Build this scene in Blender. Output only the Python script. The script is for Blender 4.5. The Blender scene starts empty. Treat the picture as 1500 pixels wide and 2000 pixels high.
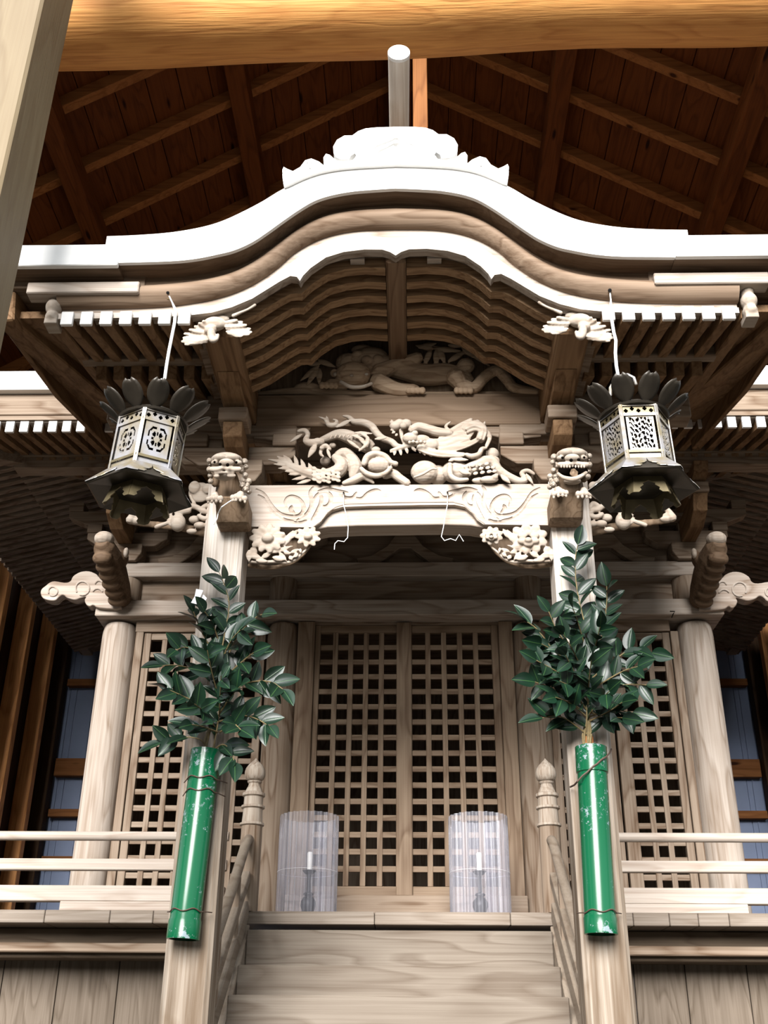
import bpy, bmesh, math, random
from mathutils import Vector, Matrix
random.seed(7)
SC = bpy.context.scene
COL = SC.collection
# ------------------------------------------------------------------ camera
FPX = 2103.0
AL, TH, RO = math.radians(27.15), math.radians(1.62), math.radians(0.49)
CAM = Vector((0.075, 0.0, 1.5))
W_ = Vector((-math.sin(TH) * math.cos(AL), math.cos(TH) * math.cos(AL), math.sin(AL)))
r0_ = Vector((math.cos(TH), math.sin(TH), 0))
u0_ = r0_.cross(W_)
R_ = r0_ * math.cos(RO) + u0_ * math.sin(RO)
U_ = u0_ * math.cos(RO) - r0_ * math.sin(RO)
cd = bpy.data.cameras.new('camera')
cam = bpy.data.objects.new('camera', cd)
COL.objects.link(cam)
cam.matrix_world = Matrix(((R_.x, U_.x, -W_.x, CAM.x), (R_.y, U_.y, -W_.y, CAM.y), (R_.z, U_.z, -W_.z, CAM.z), (0, 0, 0, 1)))
cd.sensor_fit = 'VERTICAL'
cd.sensor_height = 24.0
cd.sensor_width = 18.0
cd.lens = FPX * 24.0 / 2000.0
cd.clip_start = 0.05
cd.clip_end = 200
SC.camera = cam
# ------------------------------------------------------------------ light
SC.view_settings.view_transform = 'Standard'
SC.view_settings.look = 'None'
SC.view_settings.gamma = 1.0
SC.view_settings.exposure = 1.05
SC.view_settings.use_curve_mapping = False
wd = bpy.data.worlds.new('world')
SC.world = wd
wd.use_nodes = True
def sky():                            # open sky above, dark woods towards the horizon
    nt = wd.node_tree; N, L = nt.nodes.new, nt.links.new
    tc = N('ShaderNodeTexCoord'); sp = N('ShaderNodeSeparateXYZ'); L(tc.outputs['Generated'], sp.inputs[0])
    r = N('ShaderNodeValToRGB'); e = r.color_ramp.elements
    e[0].position = .0; e[0].color = (.03, .035, .03, 1)
    e[1].position = 1.0; e[1].color = (.80, .90, 1.0, 1)
    k = e.new(.14); k.color = (.05, .06, .05, 1)
    k = e.new(.40); k.color = (.86, .93, 1.0, 1)
    L(sp.outputs['Z'], r.inputs[0]); L(r.outputs[0], nt.nodes['Background'].inputs[0])
    nt.nodes['Background'].inputs[1].default_value = 1.0
sky()
def sun(name, az, el, ang, e, col):
    l = bpy.data.lights.new(name, 'SUN')
    l.energy = e
    l.angle = math.radians(ang)
    l.color = col
    o = bpy.data.objects.new(name, l)
    COL.objects.link(o)
    a, b = math.radians(az), math.radians(el)
    d = Vector((math.sin(a) * math.cos(b), -math.cos(a) * math.cos(b), math.sin(b)))   # towards the light
    o.rotation_euler = d.to_track_quat('Z', 'Y').to_euler()
    o.location = d * 20
sun('sun', -10, 24, 34, 6.6, (1.0, 0.975, 0.95))

def P(u, v, Y):                       # the point of the photograph's sight line that lies at depth Y
    d = R_ * (u - 750) + U_ * (1000 - v) + W_ * FPX
    return CAM + d * (Y / d.y)
def PXX(u, v, X):
    d = R_ * (u - 750) + U_ * (1000 - v) + W_ * FPX
    return CAM + d * ((X - CAM.x) / d.x)

ALB = .55                              # overall reflectance of the timber and fittings
# ------------------------------------------------------------------ mesh helpers
class MB:
    def __init__(s):
        s.v = []; s.f = []; s.mi = []; s.cur = 0
    def add(s, vs, fs):
        n = len(s.v)
        s.v += [Vector(p) for p in vs]
        s.f += [tuple(n + i for i in f) for f in fs]
        s.mi += [s.cur] * len(fs)
        return s
    def box(s, x0, x1, y0, y1, z0, z1):
        return s.add([(x0, y0, z0), (x1, y0, z0), (x1, y1, z0), (x0, y1, z0), (x0, y0, z1), (x1, y0, z1), (x1, y1, z1), (x0, y1, z1)],
                     [(0, 3, 2, 1), (4, 5, 6, 7), (0, 1, 5, 4), (1, 2, 6, 5), (2, 3, 7, 6), (3, 0, 4, 7)])
    def bar(s, p, q, w, h, up=(0, 0, 1)):
        p, q, up = Vector(p), Vector(q), Vector(up)
        d = (q - p).normalized()
        a = d.cross(up).normalized() * (w / 2)
        b = a.cross(d).normalized() * (h / 2)
        vs = [p - a - b, p + a - b, q + a - b, q - a - b, p - a + b, p + a + b, q + a + b, q - a + b]
        return s.add(vs, [(0, 3, 2, 1), (4, 5, 6, 7), (0, 1, 5, 4), (1, 2, 6, 5), (2, 3, 7, 6), (3, 0, 4, 7)])
    def tube(s, pts, r, n=8, flat=1.0, fdir=None, rounded=True):
        pts = [Vector(p) for p in pts]
        if not isinstance(r, (list, tuple)): r = [r] * len(pts)
        r = list(r)
        if rounded and len(pts) > 1:
            d0 = (pts[0] - pts[1]).normalized(); d1 = (pts[-1] - pts[-2]).normalized()
            pts = [pts[0] + d0 * r[0] * .7] + pts + [pts[-1] + d1 * r[-1] * .7]
            r = [r[0] * .6] + r + [r[-1] * .6]
        k = len(pts)
        tg = []
        for i in range(k):
            t = (pts[min(i + 1, k - 1)] - pts[max(i - 1, 0)])
            tg.append(t.normalized() if t.length > 1e-9 else Vector((0, 0, 1)))
        ref = Vector((0, 1, 0)) if abs(tg[0].y) < .9 else Vector((1, 0, 0))
        a = (ref - tg[0] * ref.dot(tg[0])).normalized()
        vs = []
        for i in range(k):
            a = (a - tg[i] * a.dot(tg[i])).normalized()
            b = tg[i].cross(a)
            for j in range(n):
                t = 2 * math.pi * j / n
                o = (a * math.cos(t) + b * math.sin(t)) * r[i]
                if flat != 1.0: o.y *= flat
                vs.append(pts[i] + o)
        fs = [(i * n + j, i * n + (j + 1) % n, (i + 1) * n + (j + 1) % n, (i + 1) * n + j) for i in range(k - 1) for j in range(n)]
        fs.append(tuple(range(n - 1, -1, -1)))
        fs.append(tuple((k - 1) * n + j for j in range(n)))
        return s.add(vs, fs)
    def ell(s, c, rx, ry, rz, rot=None, nu=12, nv=8):
        c = Vector(c); vs = [Vector((0, 0, rz))]
        for i in range(1, nv):
            p = math.pi * i / nv
            for j in range(nu):
                t = 2 * math.pi * j / nu
                vs.append(Vector((rx * math.sin(p) * math.cos(t), ry * math.sin(p) * math.sin(t), rz * math.cos(p))))
        vs.append(Vector((0, 0, -rz)))
        if rot is not None: vs = [rot @ q for q in vs]
        vs = [c + q for q in vs]
        fs = [(0, 1 + j, 1 + (j + 1) % nu) for j in range(nu)]
        for i in range(nv - 2):
            for j in range(nu):
                a = 1 + i * nu
                fs.append((a + j, a + nu + j, a + nu + (j + 1) % nu, a + (j + 1) % nu))
        a = 1 + (nv - 2) * nu
        fs += [(a + j, len(vs) - 1, a + (j + 1) % nu) for j in range(nu)]
        return s.add(vs, fs)
    def lathe(s, prof, c, n=24):
        c = Vector(c); vs = []
        for r, z in prof:
            for j in range(n):
                t = 2 * math.pi * j / n
                vs.append(c + Vector((r * math.cos(t), r * math.sin(t), z)))
        k = len(prof)
        fs = [(i * n + j, i * n + (j + 1) % n, (i + 1) * n + (j + 1) % n, (i + 1) * n + j) for i in range(k - 1) for j in range(n)]
        fs.append(tuple(range(n - 1, -1, -1)))
        fs.append(tuple((k - 1) * n + j for j in range(n)))
        return s.add(vs, fs)
    def prism(s, poly, d):
        poly = [Vector(p) for p in poly]; d = Vector(d); n = len(poly)
        vs = poly + [p + d for p in poly]
        fs = [tuple(range(n)), tuple(range(2 * n - 1, n - 1, -1))]
        fs += [(i, n + i, n + (i + 1) % n, (i + 1) % n) for i in range(n)]
        return s.add(vs, fs)
    def grid(s, rows):                 # rows of equally many points
        k, n = len(rows), len(rows[0])
        return s.add([p for r in rows for p in r], [(i * n + j, i * n + j + 1, (i + 1) * n + j + 1, (i + 1) * n + j) for i in range(k - 1) for j in range(n - 1)])
WL = {}
def tag(o, label=None, cat=None, group=None, kind=None):
    if label: o['label'] = label
    if cat: o['category'] = cat
    if group: o['group'] = group
    if kind: o['kind'] = kind
    return o
def thing(name, label, cat, loc, group=None):
    o = bpy.data.objects.new(name, None)
    o.empty_display_size = .1
    COL.objects.link(o)
    o.location = loc
    WL[o] = Vector(loc)
    return tag(o, label, cat, group)
def build(name, mb, mat, parent=None, smooth=False, bevel=0.0, fix=True, solid=0.0):
    if parent is not None: org = WL[parent]
    else:
        xs = [p.x for p in mb.v]; ys = [p.y for p in mb.v]; zs = [p.z for p in mb.v]
        org = Vector(((min(xs) + max(xs)) / 2, (min(ys) + max(ys)) / 2, min(zs)))
    me = bpy.data.meshes.new(name)
    me.from_pydata([tuple(p - org) for p in mb.v], [], mb.f)
    mats = mat if isinstance(mat, list) else [mat]
    for m in mats: me.materials.append(m)
    if len(mats) > 1: me.polygons.foreach_set('material_index', mb.mi)
    if fix:
        bm = bmesh.new(); bm.from_mesh(me)
        bmesh.ops.recalc_face_normals(bm, faces=bm.faces[:])
        bm.to_mesh(me); bm.free()
    if smooth:
        me.shade_smooth()
        me.set_sharp_from_angle(angle=0.75)
    me.update()
    o = bpy.data.objects.new(name, me)
    COL.objects.link(o)
    if parent is not None:
        o.parent = parent
        WL[o] = Vector(WL[parent])
    else:
        o.location = org
        WL[o] = org
    if solid:
        m = o.modifiers.new('solid', 'SOLIDIFY'); m.thickness = solid; m.offset = 0
    if bevel:
        m = o.modifiers.new('bevel', 'BEVEL'); m.width = bevel; m.segments = 1; m.limit_method = 'ANGLE'
    return o
CARVE = []
def carve(name, mb, mat, parent=None, voxel=.004, smooth=1):
    o = build(name, mb, mat, parent)
    m = o.modifiers.new('r', 'REMESH'); m.mode = 'VOXEL'; m.voxel_size = voxel; m.use_smooth_shade = True
    if smooth:
        m = o.modifiers.new('s', 'SMOOTH'); m.factor = .5; m.iterations = smooth
    CARVE.append(o)
    return o
def bake_carvings():
    dg = bpy.context.evaluated_depsgraph_get()
    new = [(o, bpy.data.meshes.new_from_object(o.evaluated_get(dg))) for o in CARVE]
    for o, me in new:
        o.modifiers.clear(); o.data = me

def engrave(o, mb, parent):            # cut grooves into a board
    cut = build('groove_cutter', mb, None or o.data.materials[0], parent)
    md = o.modifiers.new('b', 'BOOLEAN'); md.operation = 'DIFFERENCE'; md.object = cut; md.solver = 'EXACT'; md.use_self = True
    me = bpy.data.meshes.new_from_object(o.evaluated_get(bpy.context.evaluated_depsgraph_get()))
    o.modifiers.clear(); o.data = me
    bpy.data.objects.remove(cut)
# ------------------------------------------------------------------ materials
def nodes(name):
    m = bpy.data.materials.new(name); m.use_nodes = True
    nt = m.node_tree
    return m, nt, nt.nodes['Principled BSDF']
def wood(name, light, dark, axis='Z', grain=1.0, rough=.62, rings=8.0, contrast=1.0, bump=.15, streak=.35, knots=0.0, spec=.10, weather=None):
    m, nt, bs = nodes(name)
    light = [c * ALB for c in light]; dark = [c * ALB for c in dark]
    N, L = nt.nodes.new, nt.links.new
    tc = N('ShaderNodeTexCoord'); oi = N('ShaderNodeObjectInfo')
    off = N('ShaderNodeVectorMath'); off.operation = 'SCALE'; off.inputs['Scale'].default_value = 31.0
    cb = N('ShaderNodeCombineXYZ')
    for i in range(3): L(oi.outputs['Random'], cb.inputs[i])
    L(cb.outputs[0], off.inputs[0])
    ad = N('ShaderNodeVectorMath'); ad.operation = 'ADD'
    L(tc.outputs['Object'], ad.inputs[0]); L(off.outputs[0], ad.inputs[1])
    mp = N('ShaderNodeMapping')
    sc = {'X': (.16, 1, 1), 'Y': (1, .16, 1), 'Z': (1, 1, .16)}[axis]
    mp.inputs['Scale'].default_value = [k * 5.0 * grain for k in sc]
    L(ad.outputs[0], mp.inputs['Vector'])
    n1 = N('ShaderNodeTexNoise'); n1.inputs['Scale'].default_value = 1.0; n1.inputs['Detail'].default_value = 2.0
    L(mp.outputs[0], n1.inputs['Vector'])
    mu = N('ShaderNodeMath'); mu.operation = 'MULTIPLY'; mu.inputs[1].default_value = rings
    L(n1.outputs[0], mu.inputs[0])
    fr = N('ShaderNodeMath'); fr.operation = 'FRACT'; L(mu.outputs[0], fr.inputs[0])
    rp = N('ShaderNodeValToRGB')
    e = rp.color_ramp.elements
    e[0].position = 0.0; e[0].color = (.15, .15, .15, 1)
    e[1].position = 1.0; e[1].color = (.15, .15, .15, 1)
    k = e.new(.25); k.color = (.7, .7, .7, 1); k = e.new(.8); k.color = (1, 1, 1, 1)
    L(fr.outputs[0], rp.inputs[0])
    m2 = N('ShaderNodeMapping'); m2.inputs['Scale'].default_value = [k * 85.0 * (1 if k == 1 else .10) for k in sc]
    L(ad.outputs[0], m2.inputs['Vector'])
    n2 = N('ShaderNodeTexNoise'); n2.inputs['Scale'].default_value = 1.0; n2.inputs['Detail'].default_value = 3.0
    L(m2.outputs[0], n2.inputs['Vector'])
    mx = N('ShaderNodeMix'); mx.data_type = 'FLOAT'; mx.inputs[0].default_value = streak
    st = N('ShaderNodeMapRange'); st.inputs['From Min'].default_value = .32; st.inputs['From Max'].default_value = .62
    L(n2.outputs[0], st.inputs['Value'])
    L(rp.outputs[0], mx.inputs[2]); L(st.outputs[0], mx.inputs[3])
    n3 = N('ShaderNodeTexNoise'); n3.inputs['Scale'].default_value = 1.7; n3.inputs['Detail'].default_value = 3.0
    L(ad.outputs[0], n3.inputs['Vector'])
    a3 = N('ShaderNodeMath'); a3.operation = 'MULTIPLY_ADD'; a3.inputs[1].default_value = .5; a3.inputs[2].default_value = -.25
    L(n3.outputs[0], a3.inputs[0])
    sm = N('ShaderNodeMath'); sm.operation = 'ADD'; sm.use_clamp = True
    L(mx.outputs[0], sm.inputs[0]); L(a3.outputs[0], sm.inputs[1])
    cr = N('ShaderNodeMix'); cr.data_type = 'RGBA'
    cr.inputs[6].default_value = (*dark, 1); cr.inputs[7].default_value = (*light, 1)
    ct = N('ShaderNodeMath'); ct.operation = 'POWER'; ct.inputs[1].default_value = contrast
    L(sm.outputs[0], ct.inputs[0]); L(ct.outputs[0], cr.inputs[0])
    out = cr.outputs[2]
    if knots:
        m4 = N('ShaderNodeMapping'); m4.inputs['Scale'].default_value = [k * 4.0 * (1 if k == 1 else 1.6) for k in sc]
        L(ad.outputs[0], m4.inputs['Vector'])
        vo = N('ShaderNodeTexVoronoi'); vo.inputs['Scale'].default_value = 1.4
        L(m4.outputs[0], vo.inputs['Vector'])
        kr = N('ShaderNodeValToRGB'); ke = kr.color_ramp.elements
        ke[0].position = knots * .5; ke[0].color = (1, 1, 1, 1); ke[1].position = knots; ke[1].color = (0, 0, 0, 1)
        L(vo.outputs['Distance'], kr.inputs[0])
        km = N('ShaderNodeMix'); km.data_type = 'RGBA'; km.inputs[7].default_value = (dark[0] * .25, dark[1] * .2, dark[2] * .2, 1)
        L(kr.outputs[0], km.inputs[0]); L(out, km.inputs[6]); out = km.outputs[2]
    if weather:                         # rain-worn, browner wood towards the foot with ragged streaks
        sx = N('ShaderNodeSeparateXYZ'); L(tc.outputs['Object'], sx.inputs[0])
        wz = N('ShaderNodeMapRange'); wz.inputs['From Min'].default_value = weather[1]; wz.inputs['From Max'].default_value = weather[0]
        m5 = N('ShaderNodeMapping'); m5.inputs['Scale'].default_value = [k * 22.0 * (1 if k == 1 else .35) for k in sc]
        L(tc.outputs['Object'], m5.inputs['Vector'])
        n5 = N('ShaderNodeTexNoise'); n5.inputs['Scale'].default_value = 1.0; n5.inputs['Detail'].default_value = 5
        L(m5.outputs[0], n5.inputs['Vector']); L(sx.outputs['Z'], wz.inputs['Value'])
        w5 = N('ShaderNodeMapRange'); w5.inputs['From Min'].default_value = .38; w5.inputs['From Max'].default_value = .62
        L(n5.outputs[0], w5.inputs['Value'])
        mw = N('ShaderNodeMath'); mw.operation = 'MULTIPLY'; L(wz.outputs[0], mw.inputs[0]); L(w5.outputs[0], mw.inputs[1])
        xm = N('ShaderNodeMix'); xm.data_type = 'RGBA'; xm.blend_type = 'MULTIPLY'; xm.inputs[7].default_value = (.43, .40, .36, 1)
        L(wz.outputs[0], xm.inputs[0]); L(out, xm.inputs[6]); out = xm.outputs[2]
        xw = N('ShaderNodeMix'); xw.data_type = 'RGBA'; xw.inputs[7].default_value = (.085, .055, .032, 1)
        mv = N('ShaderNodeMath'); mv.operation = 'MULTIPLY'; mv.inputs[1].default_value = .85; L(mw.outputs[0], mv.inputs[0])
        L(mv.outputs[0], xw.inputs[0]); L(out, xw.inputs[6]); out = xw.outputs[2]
    L(out, bs.inputs['Base Color'])
    bs.inputs['Roughness'].default_value = rough
    bs.inputs['Specular IOR Level'].default_value = spec
    if bump:
        bp = N('ShaderNodeBump'); bp.inputs['Strength'].default_value = bump; bp.inputs['Distance'].default_value = .01
        L(sm.outputs[0], bp.inputs['Height']); L(bp.outputs[0], bs.inputs['Normal'])
    return m
def plain(name, col, rough=.5, metal=0.0, spec=.5, noise=0.0, nscale=20.0, coat=0.0, dark=None, alb=ALB):
    col = [c * alb for c in col]
    if dark: dark = [c * alb for c in dark]
    m, nt, bs = nodes(name)
    bs.inputs['Base Color'].default_value = (*col, 1)
    bs.inputs['Roughness'].default_value = rough
    bs.inputs['Metallic'].default_value = metal
    bs.inputs['Specular IOR Level'].default_value = spec
    bs.inputs['Coat Weight'].default_value = coat
    bs.inputs['Coat Roughness'].default_value = .15
    if noise:
        n = nt.nodes.new('ShaderNodeTexNoise'); n.inputs['Scale'].default_value = nscale; n.inputs['Detail'].default_value = 4
        tc = nt.nodes.new('ShaderNodeTexCoord'); nt.links.new(tc.outputs['Object'], n.inputs['Vector'])
        x = nt.nodes.new('ShaderNodeMix'); x.data_type = 'RGBA'
        dk = dark or [c * (1 - noise) for c in col]
        x.inputs[6].default_value = (*dk, 1); x.inputs[7].default_value = (*col, 1)
        r = nt.nodes.new('ShaderNodeValToRGB'); r.color_ramp.elements[0].position = .35; r.color_ramp.elements[1].position = .65
        nt.links.new(n.outputs[0], r.inputs[0]); nt.links.new(r.outputs[0], x.inputs[0])
        nt.links.new(x.outputs[2], bs.inputs['Base Color'])
    return m
KL, KD = (.46, .355, .265), (.16, .088, .045)
KX = wood('keyaki_along_x', KL, KD, 'X')
KY = wood('keyaki_along_y', (.39, .235, .125), (.14, .068, .028), 'Y')
KZ = wood('keyaki_along_z', KL, KD, 'Z')
PX_ = wood('pale_wood_along_x', (.74, .64, .55), (.47, .36, .28), 'X', streak=.5)
PZ_ = wood('post_wood_along_z', (.74, .64, .53), (.36, .25, .17), 'Z', grain=1.6, streak=.6, rings=6)
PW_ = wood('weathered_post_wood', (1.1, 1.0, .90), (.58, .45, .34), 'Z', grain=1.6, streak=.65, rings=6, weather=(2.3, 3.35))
CV = wood('carved_pale_wood', (.70, .60, .50), (.48, .37, .28), 'X', grain=2.0, bump=.05)
LNB = wood('lion_block_shade_wood', (.33, .23, .15), (.17, .105, .06), 'Z', grain=2.0)  # chest and block darker than the head: shade put into the colour
DRX = wood('door_wood_along_x', (.42, .305, .21), (.17, .10, .058), 'X')
DRZ = wood('door_wood_along_z', (.42, .305, .21), (.17, .10, .058), 'Z')
CVT = wood('carved_tiger_wood', (.88, .66, .46), (.45, .29, .18), 'X', grain=2.0, bump=.05)
KB = wood('lit_keyaki_along_x', (.70, .60, .51), (.30, .205, .14), 'X')  # paler copy of the keyaki, brightness of the lit beams put into the colour
KBZ = wood('lit_keyaki_along_z', (.66, .565, .48), (.33, .24, .17), 'Z')  # paler copy for the outer columns, their daylight put into the colour
STR = wood('stair_rail_wood', (.44, .36, .28), (.26, .19, .135), 'Y', streak=.25, rings=5)
CEB = wood('stud_wood', (1.35, .66, .26), (.70, .28, .09), 'Z', knots=.12)
CVD = wood('carved_shaded_wood', (.25, .165, .105), (.12, .07, .04), 'X', grain=2.0, bump=.05)  # shade on the underside of the trunk nosings put into the colour
CVM = wood('carved_mid_wood', (.42, .30, .20), (.22, .14, .085), 'Z', grain=2.0, bump=.05)
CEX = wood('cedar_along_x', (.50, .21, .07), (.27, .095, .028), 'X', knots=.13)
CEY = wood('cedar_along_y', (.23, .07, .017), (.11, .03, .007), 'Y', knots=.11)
CEZ = wood('cedar_along_z', (.42, .17, .055), (.20, .07, .02), 'Z', knots=.12)
LOG = wood('log_wood', (1.25, .62, .19), (.80, .32, .085), 'X', grain=1.3, rings=5, streak=.5, bump=.25, spec=.25)
FPO = wood('front_post_wood', (.31, .235, .135), (.23, .16, .085), 'Z', grain=1.0, rings=5, spec=.25)
WHT = plain('white_painted_edge', (.86, .85, .83), .7, noise=.06, nscale=9, alb=.9)
STONE = plain('ground_gravel', (.13, .115, .095), .9, noise=.4, nscale=60, spec=.1)
IRON = plain('black_iron', (.02, .02, .022), .45, .6)
BRZ = plain('dark_bronze', (.060, .048, .034), .45, .35, noise=.35, nscale=14)
SIL = plain('tarnished_silver_metal', (.50, .49, .52), .42, .45, noise=.22, nscale=12, dark=(.38, .31, .19))
GLD = plain('old_brass', (.30, .24, .13), .42, .6, noise=.35, nscale=18)
WIRE = plain('rusty_wire', (.10, .055, .035), .7)
CORD = plain('white_cord', (.85, .85, .83), .8, alb=.8)
BLUE = plain('blue_grey_metal_sheet', (.32, .41, .64), .5, .1, noise=.12, nscale=3)
DARKHOLE = plain('black_ink_and_shade', (.008, .006, .005), .9, spec=0)  # near-black for ink, eyes and the shade painted into hollows
WAX = plain('candle_wax', (.9, .88, .82), .5, alb=.8)
PAPER = plain('white_paper', (.9, .9, .92), .8, alb=.8)
STEM = plain('twig_bark', (.30, .22, .09), .7, noise=.4, nscale=60)
LEAFRIB = plain('leaf_midrib', (.04, .11, .03), .35)
LEAF = plain('sakaki_leaf', (.0065, .033, .015), .42, spec=.36, noise=.45, nscale=9, coat=.06)
def lichen_green():
    m, nt, bs = nodes('green_painted_pipe')
    N, L = nt.nodes.new, nt.links.new
    tc = N('ShaderNodeTexCoord')
    n = N('ShaderNodeTexNoise'); n.inputs['Scale'].default_value = 42; n.inputs['Detail'].default_value = 6; n.inputs['Roughness'].default_value = .7
    n2 = N('ShaderNodeTexNoise'); n2.inputs['Scale'].default_value = 4.5; n2.inputs['Detail'].default_value = 1
    L(tc.outputs['Object'], n.inputs['Vector']); L(tc.outputs['Object'], n2.inputs['Vector'])
    mu = N('ShaderNodeMath'); mu.operation = 'MULTIPLY_ADD'; mu.inputs[1].default_value = .62
    L(n2.outputs[0], mu.inputs[0]); L(n.outputs[0], mu.inputs[2])
    r = N('ShaderNodeValToRGB'); r.color_ramp.elements[0].position = .93; r.color_ramp.elements[1].position = 1.0
    L(mu.outputs[0], r.inputs[0])
    x = N('ShaderNodeMix'); x.data_type = 'RGBA'
    x.inputs[6].default_value = (.0015, .062, .024, 1); x.inputs[7].default_value = (.16, .20, .215, 1)
    L(r.outputs[0], x.inputs[0]); L(x.outputs[2], bs.inputs['Base Color'])
    bs.inputs['Roughness'].default_value = .22
    bs.inputs['Specular IOR Level'].default_value = .28
    return m
GRN = lichen_green()
def clear_sheet():
    m = bpy.data.materials.new('clear_corrugated_plastic'); m.use_nodes = True
    nt = m.node_tree; nt.nodes.clear()
    N, L = nt.nodes.new, nt.links.new
    out = N('ShaderNodeOutputMaterial')
    t = N('ShaderNodeBsdfTransparent'); t.inputs[0].default_value = (.97, .97, 1, 1)
    g = N('ShaderNodeBsdfGlossy'); g.inputs['Roughness'].default_value = .22
    d = N('ShaderNodeBsdfDiffuse'); d.inputs[0].default_value = (.55, .55, .62, 1)
    tl = N('ShaderNodeBsdfTranslucent'); tl.inputs[0].default_value = (.55, .55, .62, 1)
    dd = N('ShaderNodeMixShader'); dd.inputs[0].default_value = .4
    L(d.outputs[0], dd.inputs[1]); L(tl.outputs[0], dd.inputs[2])
    a = N('ShaderNodeMixShader'); a.inputs[0].default_value = .24
    L(t.outputs[0], a.inputs[1]); L(dd.outputs[0], a.inputs[2])
    fr = N('ShaderNodeFresnel'); fr.inputs[0].default_value = 1.28
    b = N('ShaderNodeMixShader')
    L(fr.outputs[0], b.inputs[0]); L(a.outputs[0], b.inputs[1]); L(g.outputs[0], b.inputs[2])
    L(b.outputs[0], out.inputs[0])
    return m
CLR = clear_sheet()
# ------------------------------------------------------------------ setting: ground, shelter roof and walls
RZ, RS = 9.1, .65
def roofz(x): return RZ - RS * abs(x)
tag(build('floor', MB().box(-40, 40, -60, 14, -.1, 0), STONE), kind='structure')
mb = MB()
for s in (-1, 1):
    y = 3.5
    xs = 0
    # boards run along the depth, one above the other down the slope
    while xs < 4.35:
        x1 = min(xs + .205, 4.4)
        a, b = s * (xs + .004), s * x1
        mb.add([(a, 3.5, roofz(a) + .1), (b, 3.5, roofz(b) + .1), (b, 11.3, roofz(b) + .1), (a, 11.3, roofz(a) + .1),
                (a, 3.5, roofz(a) + .125), (b, 3.5, roofz(b) + .125), (b, 11.3, roofz(b) + .125), (a, 11.3, roofz(a) + .125)],
               [(0, 3, 2, 1), (4, 5, 6, 7), (0, 1, 5, 4), (1, 2, 6, 5), (2, 3, 7, 6), (3, 0, 4, 7)])
        xs += .209
    mb.add([(0, 3.5, roofz(0) + .128), (s * 4.4, 3.5, roofz(4.4) + .128), (s * 4.4, 11.3, roofz(4.4) + .128), (0, 11.3, roofz(0) + .128),
            (0, 3.5, roofz(0) + .2), (s * 4.4, 3.5, roofz(4.4) + .2), (s * 4.4, 11.3, roofz(4.4) + .2), (0, 11.3, roofz(0) + .2)],
           [(0, 3, 2, 1), (4, 5, 6, 7), (0, 1, 5, 4), (1, 2, 6, 5), (2, 3, 7, 6), (3, 0, 4, 7)])
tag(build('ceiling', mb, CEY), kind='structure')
ordn = ['first', 'second', 'third', 'fourth', 'fifth', 'sixth', 'seventh', 'eighth', 'ninth', 'tenth', 'eleventh', 'twelfth']
for s, side in ((-1, 'left'), (1, 'right')):
    for x, d in ((1.24, 'upper'), (2.46, 'lower')):
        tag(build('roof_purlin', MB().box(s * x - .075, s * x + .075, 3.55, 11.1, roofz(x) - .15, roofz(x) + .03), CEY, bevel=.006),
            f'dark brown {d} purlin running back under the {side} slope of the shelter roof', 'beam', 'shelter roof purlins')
    for k in range(12):
        y = 3.78 + .578 * k - .05
        a, b = (s * .06, y, roofz(.06) + .045), (s * 4.3, y, roofz(4.3) + .045)
        tag(build('roof_batten', MB().bar(a, b, .075, .105), CEX, bevel=.004),
            f'{side}-slope batten under the shelter roof boards, {ordn[k]} back from the front', 'batten', 'shelter roof battens')
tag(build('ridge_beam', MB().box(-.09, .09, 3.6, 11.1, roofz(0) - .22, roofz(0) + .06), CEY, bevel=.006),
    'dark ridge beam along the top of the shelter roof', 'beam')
# short king post behind the ridge pole
tag(build('king_post', MB().box(.10, .20, 5.3, 5.42, 6.2, roofz(.15) + .03), CEZ, bevel=.004), 'brown square strut standing behind the white ridge pole', 'strut')
# round log across the front
mb = MB()
n = 24
pts = []; rr = []
for i in range(n + 1):
    t = i / n
    x = -2.25 + 5.4 * t
    pts.append((x, 4.3, 7.02 + .03 * x + .010 * math.sin(x * 2.1)))
    rr.append(.262 - .018 * t + .008 * math.sin(x * 3.3 + 1))
mb.tube(pts, rr, 28, rounded=False)
tag(build('log_tie_beam', mb, LOG, smooth=True), 'thick round orange-brown log spanning the top of the picture', 'log')
tag(build('shelter_post', MB().box(-1.83, -1.535, 3.15, 3.45, 0, 8.2), FPO, bevel=.012), 'pale square timber post in the upper left corner in front of the log', 'post')
tag(build('brace', MB().bar((-2.13, 4.3, 6.71), (-2.13, 4.3, 0), .24, .24, (0, 1, 0)), FPO, bevel=.01), 'squared timber upright carrying the left end of the log', 'post')
tag(build('brace', MB().bar((3.0, 4.3, 6.87), (3.0, 4.3, 0), .24, .24, (0, 1, 0)), FPO, bevel=.01), 'squared timber upright carrying the right end of the log', 'post')
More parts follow.
